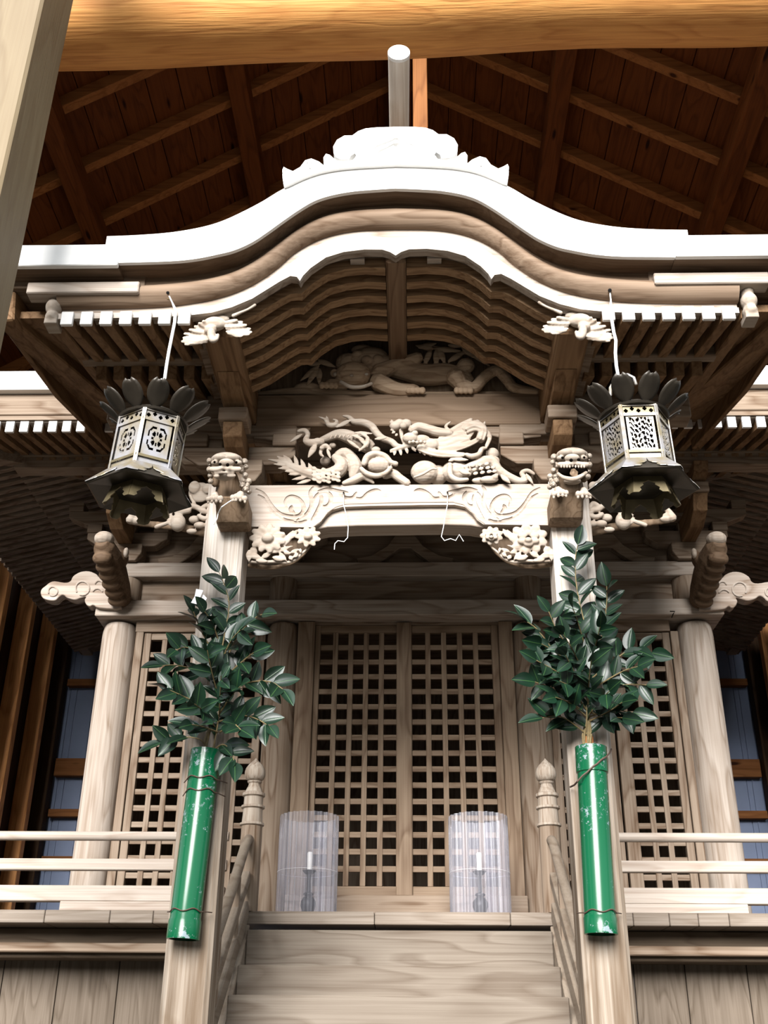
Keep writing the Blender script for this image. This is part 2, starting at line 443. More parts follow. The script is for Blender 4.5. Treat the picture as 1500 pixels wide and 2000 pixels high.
# shelter walls
def ribbed(x0, x1, y, z0, z1):
    m = MB(); x = x0
    while x < x1:
        m.box(x, min(x + .24, x1), y, y + .03, z0, z1)
        m.box(x + .24, min(x + .25, x1 + .01), y + .012, y + .03, z0, z1)
        m.box(x + .05, x + .062, y - .012, y + .002, z0, z1)
        x += .25
    return m
tag(build('wall_back', ribbed(-4.3, 4.3, 11.0, 0, 6.9), BLUE), kind='structure')
for s, side in ((-1, 'left'), (1, 'right')):
    tag(build('wall_' + side, MB().box(s * 3.78 - .02, s * 3.78 + .02, 7.2, 11.0, 0, roofz(3.78) + .1), wood('wall_boards_' + side, (.10, .05, .025), (.04, .018, .008), 'Z')), kind='structure')
    for k, y in enumerate((7.6, 8.3, 9.0, 9.7, 10.4)):
        tag(build('wall_stud', MB().box(s * 3.68 - .075, s * 3.68 + .075, y - .055, y + .055, 0, roofz(3.68) + .04), CEB, bevel=.006),
            f'orange-brown upright stud of the {side} shelter wall, {ordn[k]} counting back', 'stud', 'shelter wall studs')
    tag(build('corner_post', MB().box(s * 3.66 - .07, s * 3.66 + .07, 10.80, 10.94, 0, roofz(3.66) + .04), wood('corner_wood_' + side, (.11, .06, .03), (.05, .025, .012), 'Z'), bevel=.006),
        f'dark corner post between the {side} shelter wall and the blue metal sheeting', 'post')
    for k, (z, h) in enumerate(((2.55, .07), (3.25, .10), (3.72, .075), (4.18, .18), (5.08, .075), (5.75, .075))):
        tag(build('wall_girt', MB().box(min(s * 3.58, s * 2.2), max(s * 3.58, s * 2.2), 10.90, 10.985, z - h / 2, z + h / 2), CEX, bevel=.004),
            f'orange-brown horizontal girt across the blue sheeting at the {side}, {ordn[k]} from the bottom', 'girt', 'girts on the blue sheeting')
# ------------------------------------------------------------------ the shrine hall
HX = .03                                            # centre line of the hall
YH = 7.28
DECK = 2.262
def colmesh(x, y, r, z0, z1):
    pr = [(r * 1.0, z0), (r * 1.0, z1 - .10)]
    for k in range(1, 8):
        t = k / 7 * math.pi / 2
        pr.append((r * (.80 + .20 * math.cos(t)), z1 - .10 + .10 * math.sin(t)))
    return MB().lathe(pr, (x, y, 0), 40)
for x, r, lab in ((-2.03, .124, 'smooth round pale column at the far left end of the hall front'), (-.845, .113, 'round brown hall column left of the middle lattice doors'),
                  (.91, .122, 'round brown hall column right of the middle lattice doors'), (2.09, .128, 'smooth round pale column at the far right end of the hall front')):
    tag(build('hall_column', colmesh(x, YH, r, DECK, 4.31), KBZ if abs(x) > 1.5 else KZ, smooth=True), lab, 'column', 'round hall columns')
lb = tag(build('lintel_beam', MB().box(-2.18, 2.27, 7.10, 7.42, 4.325, 4.445), KB, bevel=.006), 'long flat beam lying across the tops of the four round hall columns', 'beam')
q = [P(u, v, 7.0985) for u, v in ((1309, 1194), (1318, 1194), (1315, 1199), (1312, 1206))]
build('ink_mark', MB().tube(q, .0035, 6), DARKHOLE, lb)
tag(build('head_beam', MB().box(-2.06, 2.12, 7.14, 7.40, 4.645, 4.755), KB, bevel=.006), 'horizontal beam with bold grain above the long flat column beam', 'beam')
t = thing('frieze', 'dark frieze boarding between the hall beams and the main eaves', 'frieze', (HX, YH, 4.44))
build('lower_board', MB().box(-2.02, 2.08, 7.24, 7.34, 4.446, 4.644), KX, t)
build('upper_board', MB().box(-2.06, 2.12, 7.26, 7.36, 4.755, 5.62), KX, t)
for x in (-2.0, -.86, .92, 2.06):
    build('post_stub', MB().lathe([(.10, 4.445), (.10, 4.645)], (x, 7.24, 0), 24), KZ, t, smooth=True)
t = thing('hall_body', 'dark timber body of the hall behind the lattice doors', 'building', (HX, 8.9, 0))
for x in (-2.03, 2.09): build('side_wall', MB().box(x - .04, x + .04, 7.3, 10.4, DECK, 5.6), KZ, t)
build('rear_wall', MB().box(-2.07, 2.13, 10.36, 10.42, DECK, 5.6), KZ, t)
build('inner_floor', MB().box(-2.07, 2.13, 7.40, 10.4, DECK - .06, DECK + .04), KX, t)
build('inner_ceiling', MB().box(-2.07, 2.13, 7.42, 10.4, 4.78, 4.84), KX, t)
# bracket sets above the columns
for x, lab in ((-2.03, 'dark stepped bracket set above the far left hall column'), (-.845, 'dark stepped bracket set above the inner left hall column'),
               (.91, 'dark stepped bracket set above the inner right hall column'), (2.09, 'dark stepped bracket set above the far right hall column')):
    t = thing('bracket_set', lab, 'bracket', (x, 7.2, 4.756), 'hall bracket sets')
    build('bearing_block', MB().prism([(x - .09, 7.1, 4.757), (x + .09, 7.1, 4.757), (x + .13, 7.1, 4.82), (x + .13, 7.1, 4.89), (x - .13, 7.1, 4.89), (x - .13, 7.1, 4.82)], (0, .155, 0)), KX, t, bevel=.004)
    for z, w in ((4.89, .30), (5.07, .46)):
        ol = [(x - w, 7.14, z + .11), (x - w, 7.14, z + .06), (x - w * .7, 7.14, z), (x + w * .7, 7.14, z), (x + w, 7.14, z + .06), (x + w, 7.14, z + .11)]
        build('bracket_arm', MB().prism(ol, (0, .10, 0)), KX, t, bevel=.004)
        for q in (-w + .05, 0, w - .05): build('small_block', MB().box(x + q - .055, x + q + .055, 7.13, 7.25, z + .11, z + .18), KX, t, bevel=.004)
    yy = [(x - .05, 7.13, 4.89), (x - .05, 6.86, 4.89), (x - .05, 6.72, 4.95), (x - .05, 6.66, 5.06), (x - .05, 7.13, 5.06)]
    build('forward_arm', MB().prism(yy, (.10, 0, 0)), KY, t, bevel=.004)
    build('small_block', MB().box(x - .06, x + .06, 6.64, 6.76, 5.06, 5.14), KX, t, bevel=.004)
    yy = [(x - .05, 7.13, 5.14), (x - .05, 6.70, 5.14), (x - .05, 6.58, 5.18), (x - .05, 6.54, 5.25), (x - .05, 7.13, 5.25)]
    build('forward_arm', MB().prism(yy, (.10, 0, 0)), KY, t, bevel=.004)
tag(build('eave_purlin', MB().box(-2.75, 2.8, 6.60, 6.72, 5.25, 5.355), KX, bevel=.005), 'dark purlin carried by the hall brackets under the main eaves', 'beam')
for x, lab in ((HX, 'dark carved frog-leg strut above the middle of the lattice doors'), (-1.44, 'dark carved frog-leg strut above the left side bay'), (1.5, 'dark carved frog-leg strut above the right side bay')):
    ol = [(-.34, 0), (-.36, .05), (-.25, .07), (-.13, .15), (-.07, .24), (.07, .24), (.13, .15), (.25, .07), (.36, .05), (.34, 0), (.2, 0), (.1, .08), (.04, .13), (-.04, .13), (-.1, .08), (-.2, 0)]
    tag(build('frog_leg_strut', MB().prism([(x + a, 7.18, 4.757 + b) for a, b in ol], (0, .07, 0)), KX, bevel=.006), lab, 'strut', 'frog-leg struts')
# main roof of the hall
t = thing('hall_roof', 'broad main roof of the hall behind the porch with a white front edge', 'roof', (HX, 8.0, 5.2))
EX, EY = 3.4, 6.0
sl = .26
def ring(e, z, y1=10.6): return [(HX - EX - e, EY - e, z), (HX + EX + e, EY - e, z), (HX + EX + e, y1, z), (HX - EX - e, y1, z)]
def band(e, z0, z1, inn):
    m = MB()
    m.box(HX - EX - e, HX + EX + e, EY - e, EY + inn, z0, z1)
    for s in (-1, 1):
        a, b = sorted((HX + s * (EX + e), HX + s * (EX - inn)))
        m.box(a, b, EY + inn, 10.6, z0, z1)
    return m
build('roof_edge', band(.03, 5.50, 5.65, .5), WHT, t, bevel=.01)
build('under_edge', band(-.03, 5.425, 5.50, .5), KX, t, bevel=.006)
build('eave_board', band(.0, 5.315, 5.425, .35), KX, t, bevel=.006)
build('eave_strip', band(-.02, 5.268, 5.315, .12), PX_, t, bevel=.004)
def soff(y, x0, z): pass
zt = 5.275
hip = lambda d: zt + sl * d
m = MB()
D = 1.42
th = .03
for w in (0, 1):
    pass
fr = [(HX - EX, EY, zt), (HX + EX, EY, zt), (HX + EX - D, EY + D * .955, hip(D)), (HX - EX + D, EY + D * .955, hip(D))]
m.prism(fr, (0, 0, th))
for s in (-1, 1):
    m.prism([(HX + s * EX, EY, zt), (HX + s * EX, 10.6, zt), (HX + s * (EX - D), 10.6, hip(D)), (HX + s * (EX - D), EY + D * .955, hip(D))], (0, 0, th))
build('soffit_boards', m, KX, t)
m = MB()
top = 7.0
m.add([(HX - EX, EY, 5.66), (HX + EX, EY, 5.66), (HX + EX, 10.6, 5.66), (HX - EX, 10.6, 5.66), (HX - 1.2, 8.3, 6.9), (HX + 1.2, 8.3, 6.9), (HX + 1.2, 10.6, 6.9), (HX - 1.2, 10.6, 6.9)],
      [(0, 3, 2, 1), (0, 1, 5, 4), (1, 2, 6, 5), (3, 0, 4, 7), (4, 5, 6, 7), (2, 3, 7, 6)])
build('roof_slope', m, KX, t)
for s in (-1, 1):
    for k in range(23):
        x = 1.28 + .0945 * k
        if x > EX - .06: break
        yb = EY + (EX - x) * .955 if x > 2.06 else EY + 1.3
        xx = HX + s * x
        d1 = min(.62, yb - EY)
        build('front_rafter', MB().bar((xx, EY + .02, zt - .045), (xx, EY + d1, zt - .045 + sl * d1), .048, .075), KY, t)
        build('rafter_end', MB().box(xx - .027, xx + .027, EY + .008, EY + .028, zt - .085, zt - .007), WHT, t)
        if yb - EY > .68: build('front_rafter', MB().bar((xx, EY + .60, zt - .12 + sl * .6), (xx, yb, zt - .12 + sl * (yb - EY)), .048, .075), KY, t)
    for k in range(46):
        y = EY + .10 + .0945 * k
        if y > 10.3: break
        xb = 2.0 if y > 7.3 else EX - (y - EY) / .955
        d1 = min(.62, EX - xb)
        build('side_rafter' , MB().bar((HX + s * (EX - .02), y, zt - .045), (HX + s * (EX - d1), y, zt - .045 + sl * d1), .048, .075), KX, t)
        if EX - xb > .68: build('side_jack_rafter', MB().bar((HX + s * (EX - .6), y, zt - .12 + sl * .6), (HX + s * xb, y, zt - .12 + sl * (EX - xb)), .048, .075), KX, t)
    build('hip_rafter', MB().bar((HX + s * (EX + .02), EY - .02, zt - .09), (HX + s * 2.06, EY + 1.28, zt - .09 + sl * 1.3), .09, .14), KX, t, bevel=.004)
    build('eave_batten', MB().box(min(HX + s * 1.2, HX + s * 2.8), max(HX + s * 1.2, HX + s * 2.8), EY + .57, EY + .63, zt + .06, zt + .13), KX, t)
# nosings on the outer columns
CLOUD = [(690, 560), (650, 540), (625, 552), (600, 535), (590, 505), (600, 482), (560, 492), (520, 503), (470, 490), (440, 470), (412, 482), (385, 507), (340, 507), (300, 492), (283, 460), (290, 430), (320, 405), (345, 385), (380, 375), (450, 385), (490, 375), (510, 340), (560, 310), (620, 305), (670, 325), (692, 347), (730, 350), (760, 380), (800, 460), (845, 560)]
def c7(p): return (p[0] / 3.571, 1030 + p[1] / 3.571)
def arcpts(cx, cy, r, a0, a1, n=14): return [(cx + r * math.cos(math.radians(a0 + (a1 - a0) * i / n)), cy + r * math.sin(math.radians(a0 + (a1 - a0) * i / n))) for i in range(n + 1)]
for s, side in ((-1, 'left'), (1, 'right')):
    t = thing('cloud_nosing', f'flat cloud-shaped carved beam end sticking out {side} of the {side} outer hall column', 'carving', P(*c7((700, 560)), 7.08) if s < 0 else Vector((2.23, 7.08, 4.445)), 'cloud-shaped beam ends')
    def mir(v): return v if s < 0 else Vector((2 * HX + .045 - v.x, v.y, v.z - .02))
    def dens(pl):
        out = []
        n = len(pl)
        for i in range(n):
            p0, p1, p2, p3 = [Vector(pl[(i + k) % n]) for k in (-1, 0, 1, 2)]
            for q in (0, .33, .66):
                out.append(tuple(.5 * ((2 * p1) + (-p0 + p2) * q + (2 * p0 - 5 * p1 + 4 * p2 - p3) * q * q + (-p0 + 3 * p1 - 3 * p2 + p3) * q ** 3)))
        return out
    CL = dens(CLOUD[:-2]) if False else CLOUD
    ol = [mir(P(*c7(p), 7.06)) for p in dens(CLOUD)]
    build('board', MB().prism(ol, (0, .09, 0)), KB, t, bevel=.006)
    for cx, cy, r, a0, a1 in ((575, 425, 48, 150, 470), (368, 445, 32, 160, 480), (690, 400, 28, 200, 360), (680, 465, 38, 215, 330)):
        pts = []
        for i, p in enumerate(arcpts(cx, cy, r, a0, a1)): pts.append(mir(P(*c7(p), 7.055)))
        build('scroll_line', MB().tube(pts, .006, 6), PX_, t, smooth=True)
    m = MB()
    pts = [(238, 1172, 7.10), (232, 1150, 7.0), (222, 1118, 6.85), (212, 1088, 6.72), (203, 1068, 6.63)]
    q = [mir(P(*p)) for p in pts]
    t = thing('trunk_nosing', f'dark trunk-like beam end pointing forward beside the {side} cloud-shaped beam end', 'carving', q[0], 'trunk-like beam ends')
    m.tube(q, [.07, .085, .095, .09, .075], 12)
    for k in range(6):
        a = q[1].lerp(q[4], k / 5.0) - Vector((0, 0, .035))
        m.ell(a + Vector((0, 0, -.05)), .07, .05, .05)
    for o in (-1, 1): m.ell(q[3] + Vector((o * .085, .08, .03)), .03, .06, .06)
    carve('trunk', m, CVD, t, .008)
    m = MB()
    m.ell(q[4] + Vector((0, -.015, .05)), .07, .07, .055)
    m.ell(q[4] + Vector((-s * .12, .13, .015)), .02, .03, .04)  # pale tip and side spot: light on the trunk put into the colour
    carve('tip', m, CV, t, .007)
# ------------------------------------------------------------------ lattice doors
def lattice_leaf(x0, x1, z0, z1, y, lx0, lx1, lz0, lz1, cols, rows, label, pair):
    t = thing('lattice_door', label, 'door', ((x0 + x1) / 2, y, z0), pair)
    th = .045
    wx, wz = (DRX, DRZ) if cols == 5 else (KX, KZ)
    for a, b in ((x0, lx0), (lx1, x1)): build('stile', MB().box(a, b, y, y + th, z0, z1), wz, t, bevel=.003)
    for a, b in ((z0, lz0), (lz1, z1)): build('rail', MB().box(lx0, lx1, y + .004, y + th - .002, a, b), wx, t, bevel=.003)
    px = (lx1 - lx0) / cols; pz = (lz1 - lz0) / rows
    bw = .036; bh = .037
    v = MB(); h = MB()
    for i in range(1, cols):
        x = lx0 + px * i
        v.box(x - bw / 2, x + bw / 2, y + .004, y + .028, lz0, lz1)
    for j in range(1, rows):
        z = lz0 + pz * j
        h.box(lx0, lx1, y + .014, y + .036, z - bh / 2, z + bh / 2)
    build('upright_bars', v, wz, t, bevel=.002)
    build('cross_bars', h, wx, t, bevel=.002)
    return t
ZT = 4.30
lattice_leaf(-.612, .012, 2.455, ZT, 7.235, -.575, -.030, 2.515, 4.245, 5, 16, 'left leaf of the tall lattice doors in the middle of the hall', 'middle lattice doors')
lattice_leaf(.014, .690, 2.455, ZT, 7.235, .076, .640, 2.515, 4.245, 5, 16, 'right leaf of the tall lattice doors in the middle of the hall', 'middle lattice doors')
tag(build('meeting_post', MB().box(-.032, .072, 7.205, 7.236, 2.455, 4.31), DRZ, bevel=.004), 'flat upright strip where the two middle lattice doors meet', 'post')
for (a, b, lab) in ((-.735, -.614, 'door jamb strip at the left side of the middle lattice doors'), (.692, .79, 'door jamb strip at the right side of the middle lattice doors')):
    t = thing('door_jamb', lab, 'door jamb', ((a + b) / 2, 7.22, 2.42), 'middle door jambs')
    build('board', MB().box(a, b, 7.205, 7.30, 2.42, 4.318), DRZ, t, bevel=.004)
tag(build('door_head', MB().box(-.735, .79, 7.24, 7.32, 4.302, 4.324), KX), 'thin dark strip above the middle lattice doors', 'trim')
tag(build('sill_beam', MB().box(-.735, .80, 7.16, 7.34, DECK, 2.452), KX, bevel=.005), 'wide threshold board with swirling grain under the middle lattice doors', 'threshold')
for s, side in ((-1, 'left'), (1, 'right')):
    c = -.0 if s < 0 else 0
    o0, o1 = (1.895, 1.875) if s < 0 else (1.955, 1.955)
    xo = s * o0
    t = thing('door_jamb', f'upright jamb beside the {side} outer column', 'door jamb', (xo, 7.22, DECK), 'side door jambs')
    build('board', MB().box(min(xo, xo - s * .055), max(xo, xo - s * .055), 7.20, 7.30, DECK, 4.24), KZ, t, bevel=.004)
    for k, (a, b) in enumerate(((xo - s * .06, xo - s * .49), (xo - s * .50, xo - s * .925))):
        x0, x1 = min(a, b), max(a, b)
        fr = .052; fi = .08
        l0 = x0 + (fi if (k == 0) == (s < 0) is False and False else fr); l1 = x1 - fr
        if k == 0:
            if s < 0: l0, l1 = x0 + .05, x1 - .085
            else: l0, l1 = x0 + .085, x1 - .05
        lattice_leaf(x0, x1, DECK + .03, 4.235, 7.215 + .03 * k, l0, l1, 2.36, 4.185, 3, 17,
                     f'{("outer", "inner")[k]} lattice panel of the {side} side bay, {("next to the outer column", "behind the porch post")[k]}', 'side bay lattice panels')
    a, b = sorted((s * .98, s * 1.90))
    tag(build('sill_beam', MB().box(a, b, 7.18, 7.34, DECK, DECK + .028), KX), f'low sill under the {side} side bay lattice panels', 'threshold')
    tag(build('bay_head', MB().box(a, b, 7.20, 7.34, 4.24, 4.322), KX), f'dark head strip above the {side} side bay lattice panels', 'trim')
# ------------------------------------------------------------------ veranda
SKW = wood('skirting_wood', (.27, .215, .165), (.13, .095, .065), 'Z', rings=10)
DKW = wood('deck_wood', (.40, .335, .275), (.22, .165, .12), 'X', streak=.6)
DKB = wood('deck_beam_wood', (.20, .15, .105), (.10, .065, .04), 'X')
YV = 6.40
t = thing('veranda', 'weathered timber veranda floor along the front of the hall', 'veranda', (HX, 6.8, 2.19))
xs = [-3.6, -2.0, -1.63, -1.385, -.94, -.14, .62, .94, 1.30, 1.50, 1.66, 1.83, 2.3, 2.9, 3.6]
for a, b in zip(xs[:-1], xs[1:]):
    o = .0 if abs(a + b) < 1.9 else -.01
    build('floor_board', MB().box(a + .0015, b - .0015, YV + o, 7.38, 2.193, DECK), DKW, t, bevel=.004)
for s, side in ((-1, 'left'), (1, 'right')):
    a, b = sorted((s * 1.0, s * 3.6))
    t = thing('railing', f'low three-bar veranda railing on the {side} of the stairs', 'railing', ((a + b) / 2, 6.45, DECK), 'veranda railings')
    zz = .0
    dz = -.006 if s < 0 else -.004
    build('top_rail', MB().tube([(a, 6.45, 2.685 + dz), (b, 6.45, 2.685 + dz)], .027, 16, rounded=False), PX_, t, smooth=True)
    build('middle_rail', MB().box(a, b, 6.425, 6.475, 2.485, 2.548), PX_, t, bevel=.004)
    build('bottom_rail', MB().box(a, b, 6.41, 6.48, 2.312, 2.398), PX_, t, bevel=.004)
    q = (1.05, 1.93) if s < 0 else (1.05, 1.95)
    build('foot_block', MB().box(min(s * q[0], s * q[1]), max(s * q[0], s * q[1]), 6.41, 6.48, DECK, 2.312), PX_, t, bevel=.003)
    for k in (1.06, 2.45, 3.4):
        build('baluster', MB().box(s * k - .025, s * k + .025, 6.43, 6.47, 2.312, 2.665), PZ_, t)
    a, b = sorted((s * .93, s * 3.6))
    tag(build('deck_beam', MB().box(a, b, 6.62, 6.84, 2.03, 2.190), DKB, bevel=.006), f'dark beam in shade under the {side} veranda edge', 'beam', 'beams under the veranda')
    tag(build('deck_ledge', MB().box(a, b, 6.555, 6.62, 2.055, 2.105), KX, bevel=.006), f'pale ledge strip along the foot of the {side} veranda beam', 'ledge', 'ledges under the veranda')
    t = thing('skirting', f'upright weathered boards closing the space under the {side} veranda', 'boarding', ((a + b) / 2, 6.9, 0))
    x = .93; k = 0
    wv = [.10, .34, .30, .36, .33, .35, .33, .35, .3]
    while x < 3.6:
        w = wv[k % len(wv)]; k += 1
        build('board', MB().box(min(s * x, s * (x + w - .005)), max(s * x, s * (x + w - .005)), 6.88, 6.91, 0, 2.05), SKW, t, bevel=.003)
        x += w
    build('cover_strip', MB().box(min(s * .96, s * 1.03), max(s * .96, s * 1.03), 6.85, 6.88, 0, 1.86 if s < 0 else 1.84), PZ_, t, bevel=.003)
# under-veranda blocking behind the stairs
# ------------------------------------------------------------------ stairs
t = thing('staircase', 'broad wooden staircase between the porch posts', 'stairs', (0, 5.8, 0))
STEPS = [(6.28, P(780, 1817, 6.28).z), (6.02, P(780, 1886, 6.02).z), (5.76, P(780, 1945, 5.76).z)]
z = STEPS[-1][1]; y = 5.76
for k in range(7):
    y -= .26; z -= .205
    STEPS.append((y, z))
for k, (y, z) in enumerate(STEPS):
    zb = STEPS[k + 1][1] - .02 if k + 1 < len(STEPS) else 0
    if zb < 0: zb = 0
    hw = .835 if y > 5.3 else .772
    build('step', MB().box(-hw, hw, y, y + .30, zb, z), wood('step_wood_%d' % k, (.30, .25, .20), (.155, .115, .083), 'X', rings=11 if k == 0 else 9, grain=1.0 if k == 0 else .7), t, bevel=.006)
for s in (-1, 1):
    pl = [(s * .845, 6.39, 2.18), (s * .845, 6.39, 1.75), (s * .845, 4.98, .0), (s * .845, 4.0, 0), (s * .845, 4.02, .3)]
    pl = [(s * .837, 6.39, 2.19), (s * .837, 6.39, 1.70), (s * .837, 5.25, .72), (s * .837, 5.25, 1.22)]
    build('stringer', MB().prism(pl, (s * .04, 0, 0)), STR, t, bevel=.004)
for s, side in ((-1, 'left'), (1, 'right')):
    x = s * .885
    c = P(494, 1700, 6.44) if s < 0 else P(1068, 1700, 6.44)
    x = -.868 if s < 0 else .872
    t = thing('newel_post', f'turned newel post with an onion-shaped top at the {side} head of the stairs', 'post', (x, 6.43, DECK), 'newel posts')
    r = .062
    build('shaft', MB().lathe([(r, DECK), (r, 2.735)], (x, 6.45, 0), 28), KZ, t, smooth=True)
    cap = [(r * .99, 2.735), (r * 1.15, 2.742), (r * 1.15, 2.754), (r * .96, 2.758), (r * .98, 2.765), (r * .94, 2.80), (r * .93, 2.835), (r * 1.12, 2.842), (r * 1.12, 2.854), (r * .92, 2.858), (r * .90, 2.905), (r * 1.08, 2.912), (r * 1.08, 2.928), (r * .86, 2.934), (r * .72, 2.955), (r * .58, 2.972), (r * .54, 2.985), (r * .68, 2.992), (r * .70, 3.0)]
    build('collar', MB().lathe(cap, (x, 6.45, 0), 28), PZ_, t, smooth=True)
    on = [(r * .5, 3.0), (r * .85, 3.012), (r * 1.0, 3.035), (r * 1.0, 3.055), (r * .9, 3.078), (r * .65, 3.10), (r * .35, 3.118), (r * .12, 3.132), (0.001, 3.142)]
    build('finial', MB().lathe(on, (x, 6.45, 0), 28), PZ_, t, smooth=True)
    x2 = s * .872
    t = thing('stair_railing', f'sloping three-bar handrail down the {side} side of the stairs', 'railing', (x2, 5.9, 1.6), 'stair railings')
    ya, yb = 6.385, 5.16
    g = .70
    def zl(z, y): return z - (6.40 - y) * g
    build('handrail', MB().tube([(x2, ya, 2.652), (x2, 6.30, 2.62), (x2, 5.9, zl(2.66, 5.9)), (x2, yb, zl(2.66, yb))], .028, 14), STR, t, smooth=True)
    build('middle_rail', MB().bar((x2, ya, zl(2.46, ya)), (x2, yb, zl(2.46, yb)), .045, .06), STR, t, bevel=.004)
    build('bottom_rail', MB().bar((x2, ya, zl(2.28, ya)), (x2, yb, zl(2.28, yb)), .05, .10), STR, t, bevel=.004)
    for y in (6.05, 5.55):
        build('baluster', MB().box(x2 - .02, x2 + .02, y - .02, y + .02, zl(2.28, y), zl(2.64, y)), KZ, t)
# ------------------------------------------------------------------ porch: posts, beams
PXC = .005
for s, side in ((-1, 'left'), (1, 'right')):
    c0 = -.885 if s < 0 else .893
    t = thing('porch_post', f'square weathered porch post at the {side} of the stairs, bearing a green pipe', 'post', (c0, 5.03, 0), 'porch posts')
    w = .102; ch = .02
    ol = [(c0 - w + ch, 5.03 - w), (c0 + w - ch, 5.03 - w), (c0 + w, 5.03 - w + ch), (c0 + w, 5.03 + w - ch), (c0 + w - ch, 5.03 + w), (c0 - w + ch, 5.03 + w), (c0 - w, 5.03 + w - ch), (c0 - w, 5.03 - w + ch)]
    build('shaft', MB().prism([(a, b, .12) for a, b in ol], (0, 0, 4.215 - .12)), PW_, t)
    build('base_stone', MB().box(c0 - .16, c0 + .16, 4.87, 5.19, 0, .12), STONE, t, bevel=.01)
def c6(cx, cy): return (380 + cx / 1.923, 780 + cy / 1.923)
# rainbow beam
t = thing('rainbow_beam', 'pale carved cross beam with leaf scrolls spanning the two porch posts', 'beam', (PXC, 4.99, 3.95))
YB = 4.945
xl, xr = -.782, .792
def bp(u, v, y=YB): return P(u, v, y)
zt_, zb_ = 4.197, 3.957
zc_ = P(780, 990, YB).z
ol = [(xl, YB, zt_), (xl, YB, zb_)] + [P(u, v, YB) for u, v in ((612, 1030), (624, 1022), (634, 1008), (648, 996), (668, 990), (720, 988), (780, 987), (840, 986), (888, 986), (908, 990), (922, 1002), (932, 1016), (944, 1024))] + [(xr, YB, zb_), (xr, YB, zt_)]
ff = build('front_face', MB().prism(ol, (0, .03, 0)), PX_, t)
ol = [(xl, YB + .03, zt_), (xl, YB + .03, zb_ - .002)] + [P(u, v, YB + .03) for u, v in ((606, 1036), (640, 1029), (700, 1026), (780, 1025), (860, 1024), (920, 1026), (950, 1031))] + [(xr, YB + .03, zb_ - .002), (xr, YB + .03, zt_)]
build('body', MB().prism(ol, (0, .13, 0)), PX_, t, bevel=.004)
m = MB()
def groove(pts, r=.0105, both=True):
    q = [P(*c6(*p), YB) for p in pts]
    # smooth a little
    for _ in range(2):
        q = [q[0]] + [x for a, b in zip(q[:-1], q[1:]) for x in (a.lerp(b, .25), a.lerp(b, .75))] + [q[-1]]
    n = len(q)
    rad = [r * (.55 + .75 * math.sin(math.pi * (i + .5) / n)) for i in range(n)]
    m.tube(q, rad, 6)
    if both: m.tube([Vector((2 * PXC - p.x, p.y, p.z)) for p in q], rad, 6)
for g in ([(232, 338), (262, 352), (285, 395), (315, 428), (350, 440), (395, 440), (415, 410), (395, 372), (358, 360), (338, 380), (345, 405)],
          [(240, 360), (270, 380), (290, 420), (330, 452), (372, 458)], [(356, 462), (400, 466), (420, 455)],
          [(385, 455), (425, 430), (445, 390), (432, 350), (445, 330)], [(440, 455), (462, 420), (480, 380), (470, 350)],
          [(445, 390), (458, 355), (495, 345), (515, 365), (508, 395), (485, 405), (470, 392)], [(465, 345), (500, 335), (540, 345), (575, 350)],
          [(540, 345), (560, 370), (595, 372), (608, 350)], [(600, 370), (630, 375), (650, 352), (680, 338), (698, 345)], [(375, 430), (360, 415), (365, 400)]):
    groove(g)
engrave(ff, m, t)
m = MB()
q = [P(u, v, YB - .001) for u, v in ((612, 1028), (626, 1018), (640, 1000), (655, 990), (675, 984), (780, 981), (885, 980), (905, 985), (920, 997), (934, 1014), (946, 1022))]
m.tube(q, .004, 6)
build('edge_moulding', m, PX_, t, smooth=True)
# strings hanging from the beam
for pts, lab in (([(671, 962), (671, 985), (676, 1005), (680, 1030), (679, 1050), (672, 1058), (660, 1056), (654, 1062), (653, 1073)], 'thin white string dangling from the left of the carved cross beam'),
                 ([(874, 962), (874, 985), (869, 1010), (866, 1030), (862, 1048), (868, 1056), (880, 1052), (890, 1056), (897, 1044), (905, 1057)], 'thin white string dangling from the right of the carved cross beam')):
    tag(build('string', MB().tube([P(u, v, YB - .012) for u, v in pts], .0022, 6), CORD, smooth=True), lab, 'string', 'strings on the cross beam')
    tag(build('nail', MB().tube([P(pts[0][0], 962, YB + .01), P(pts[0][0], 962, YB - .03)], .0045, 8), IRON), lab.replace('thin white string dangling from', 'nail holding the string at'), 'nail', 'nails on the cross beam')
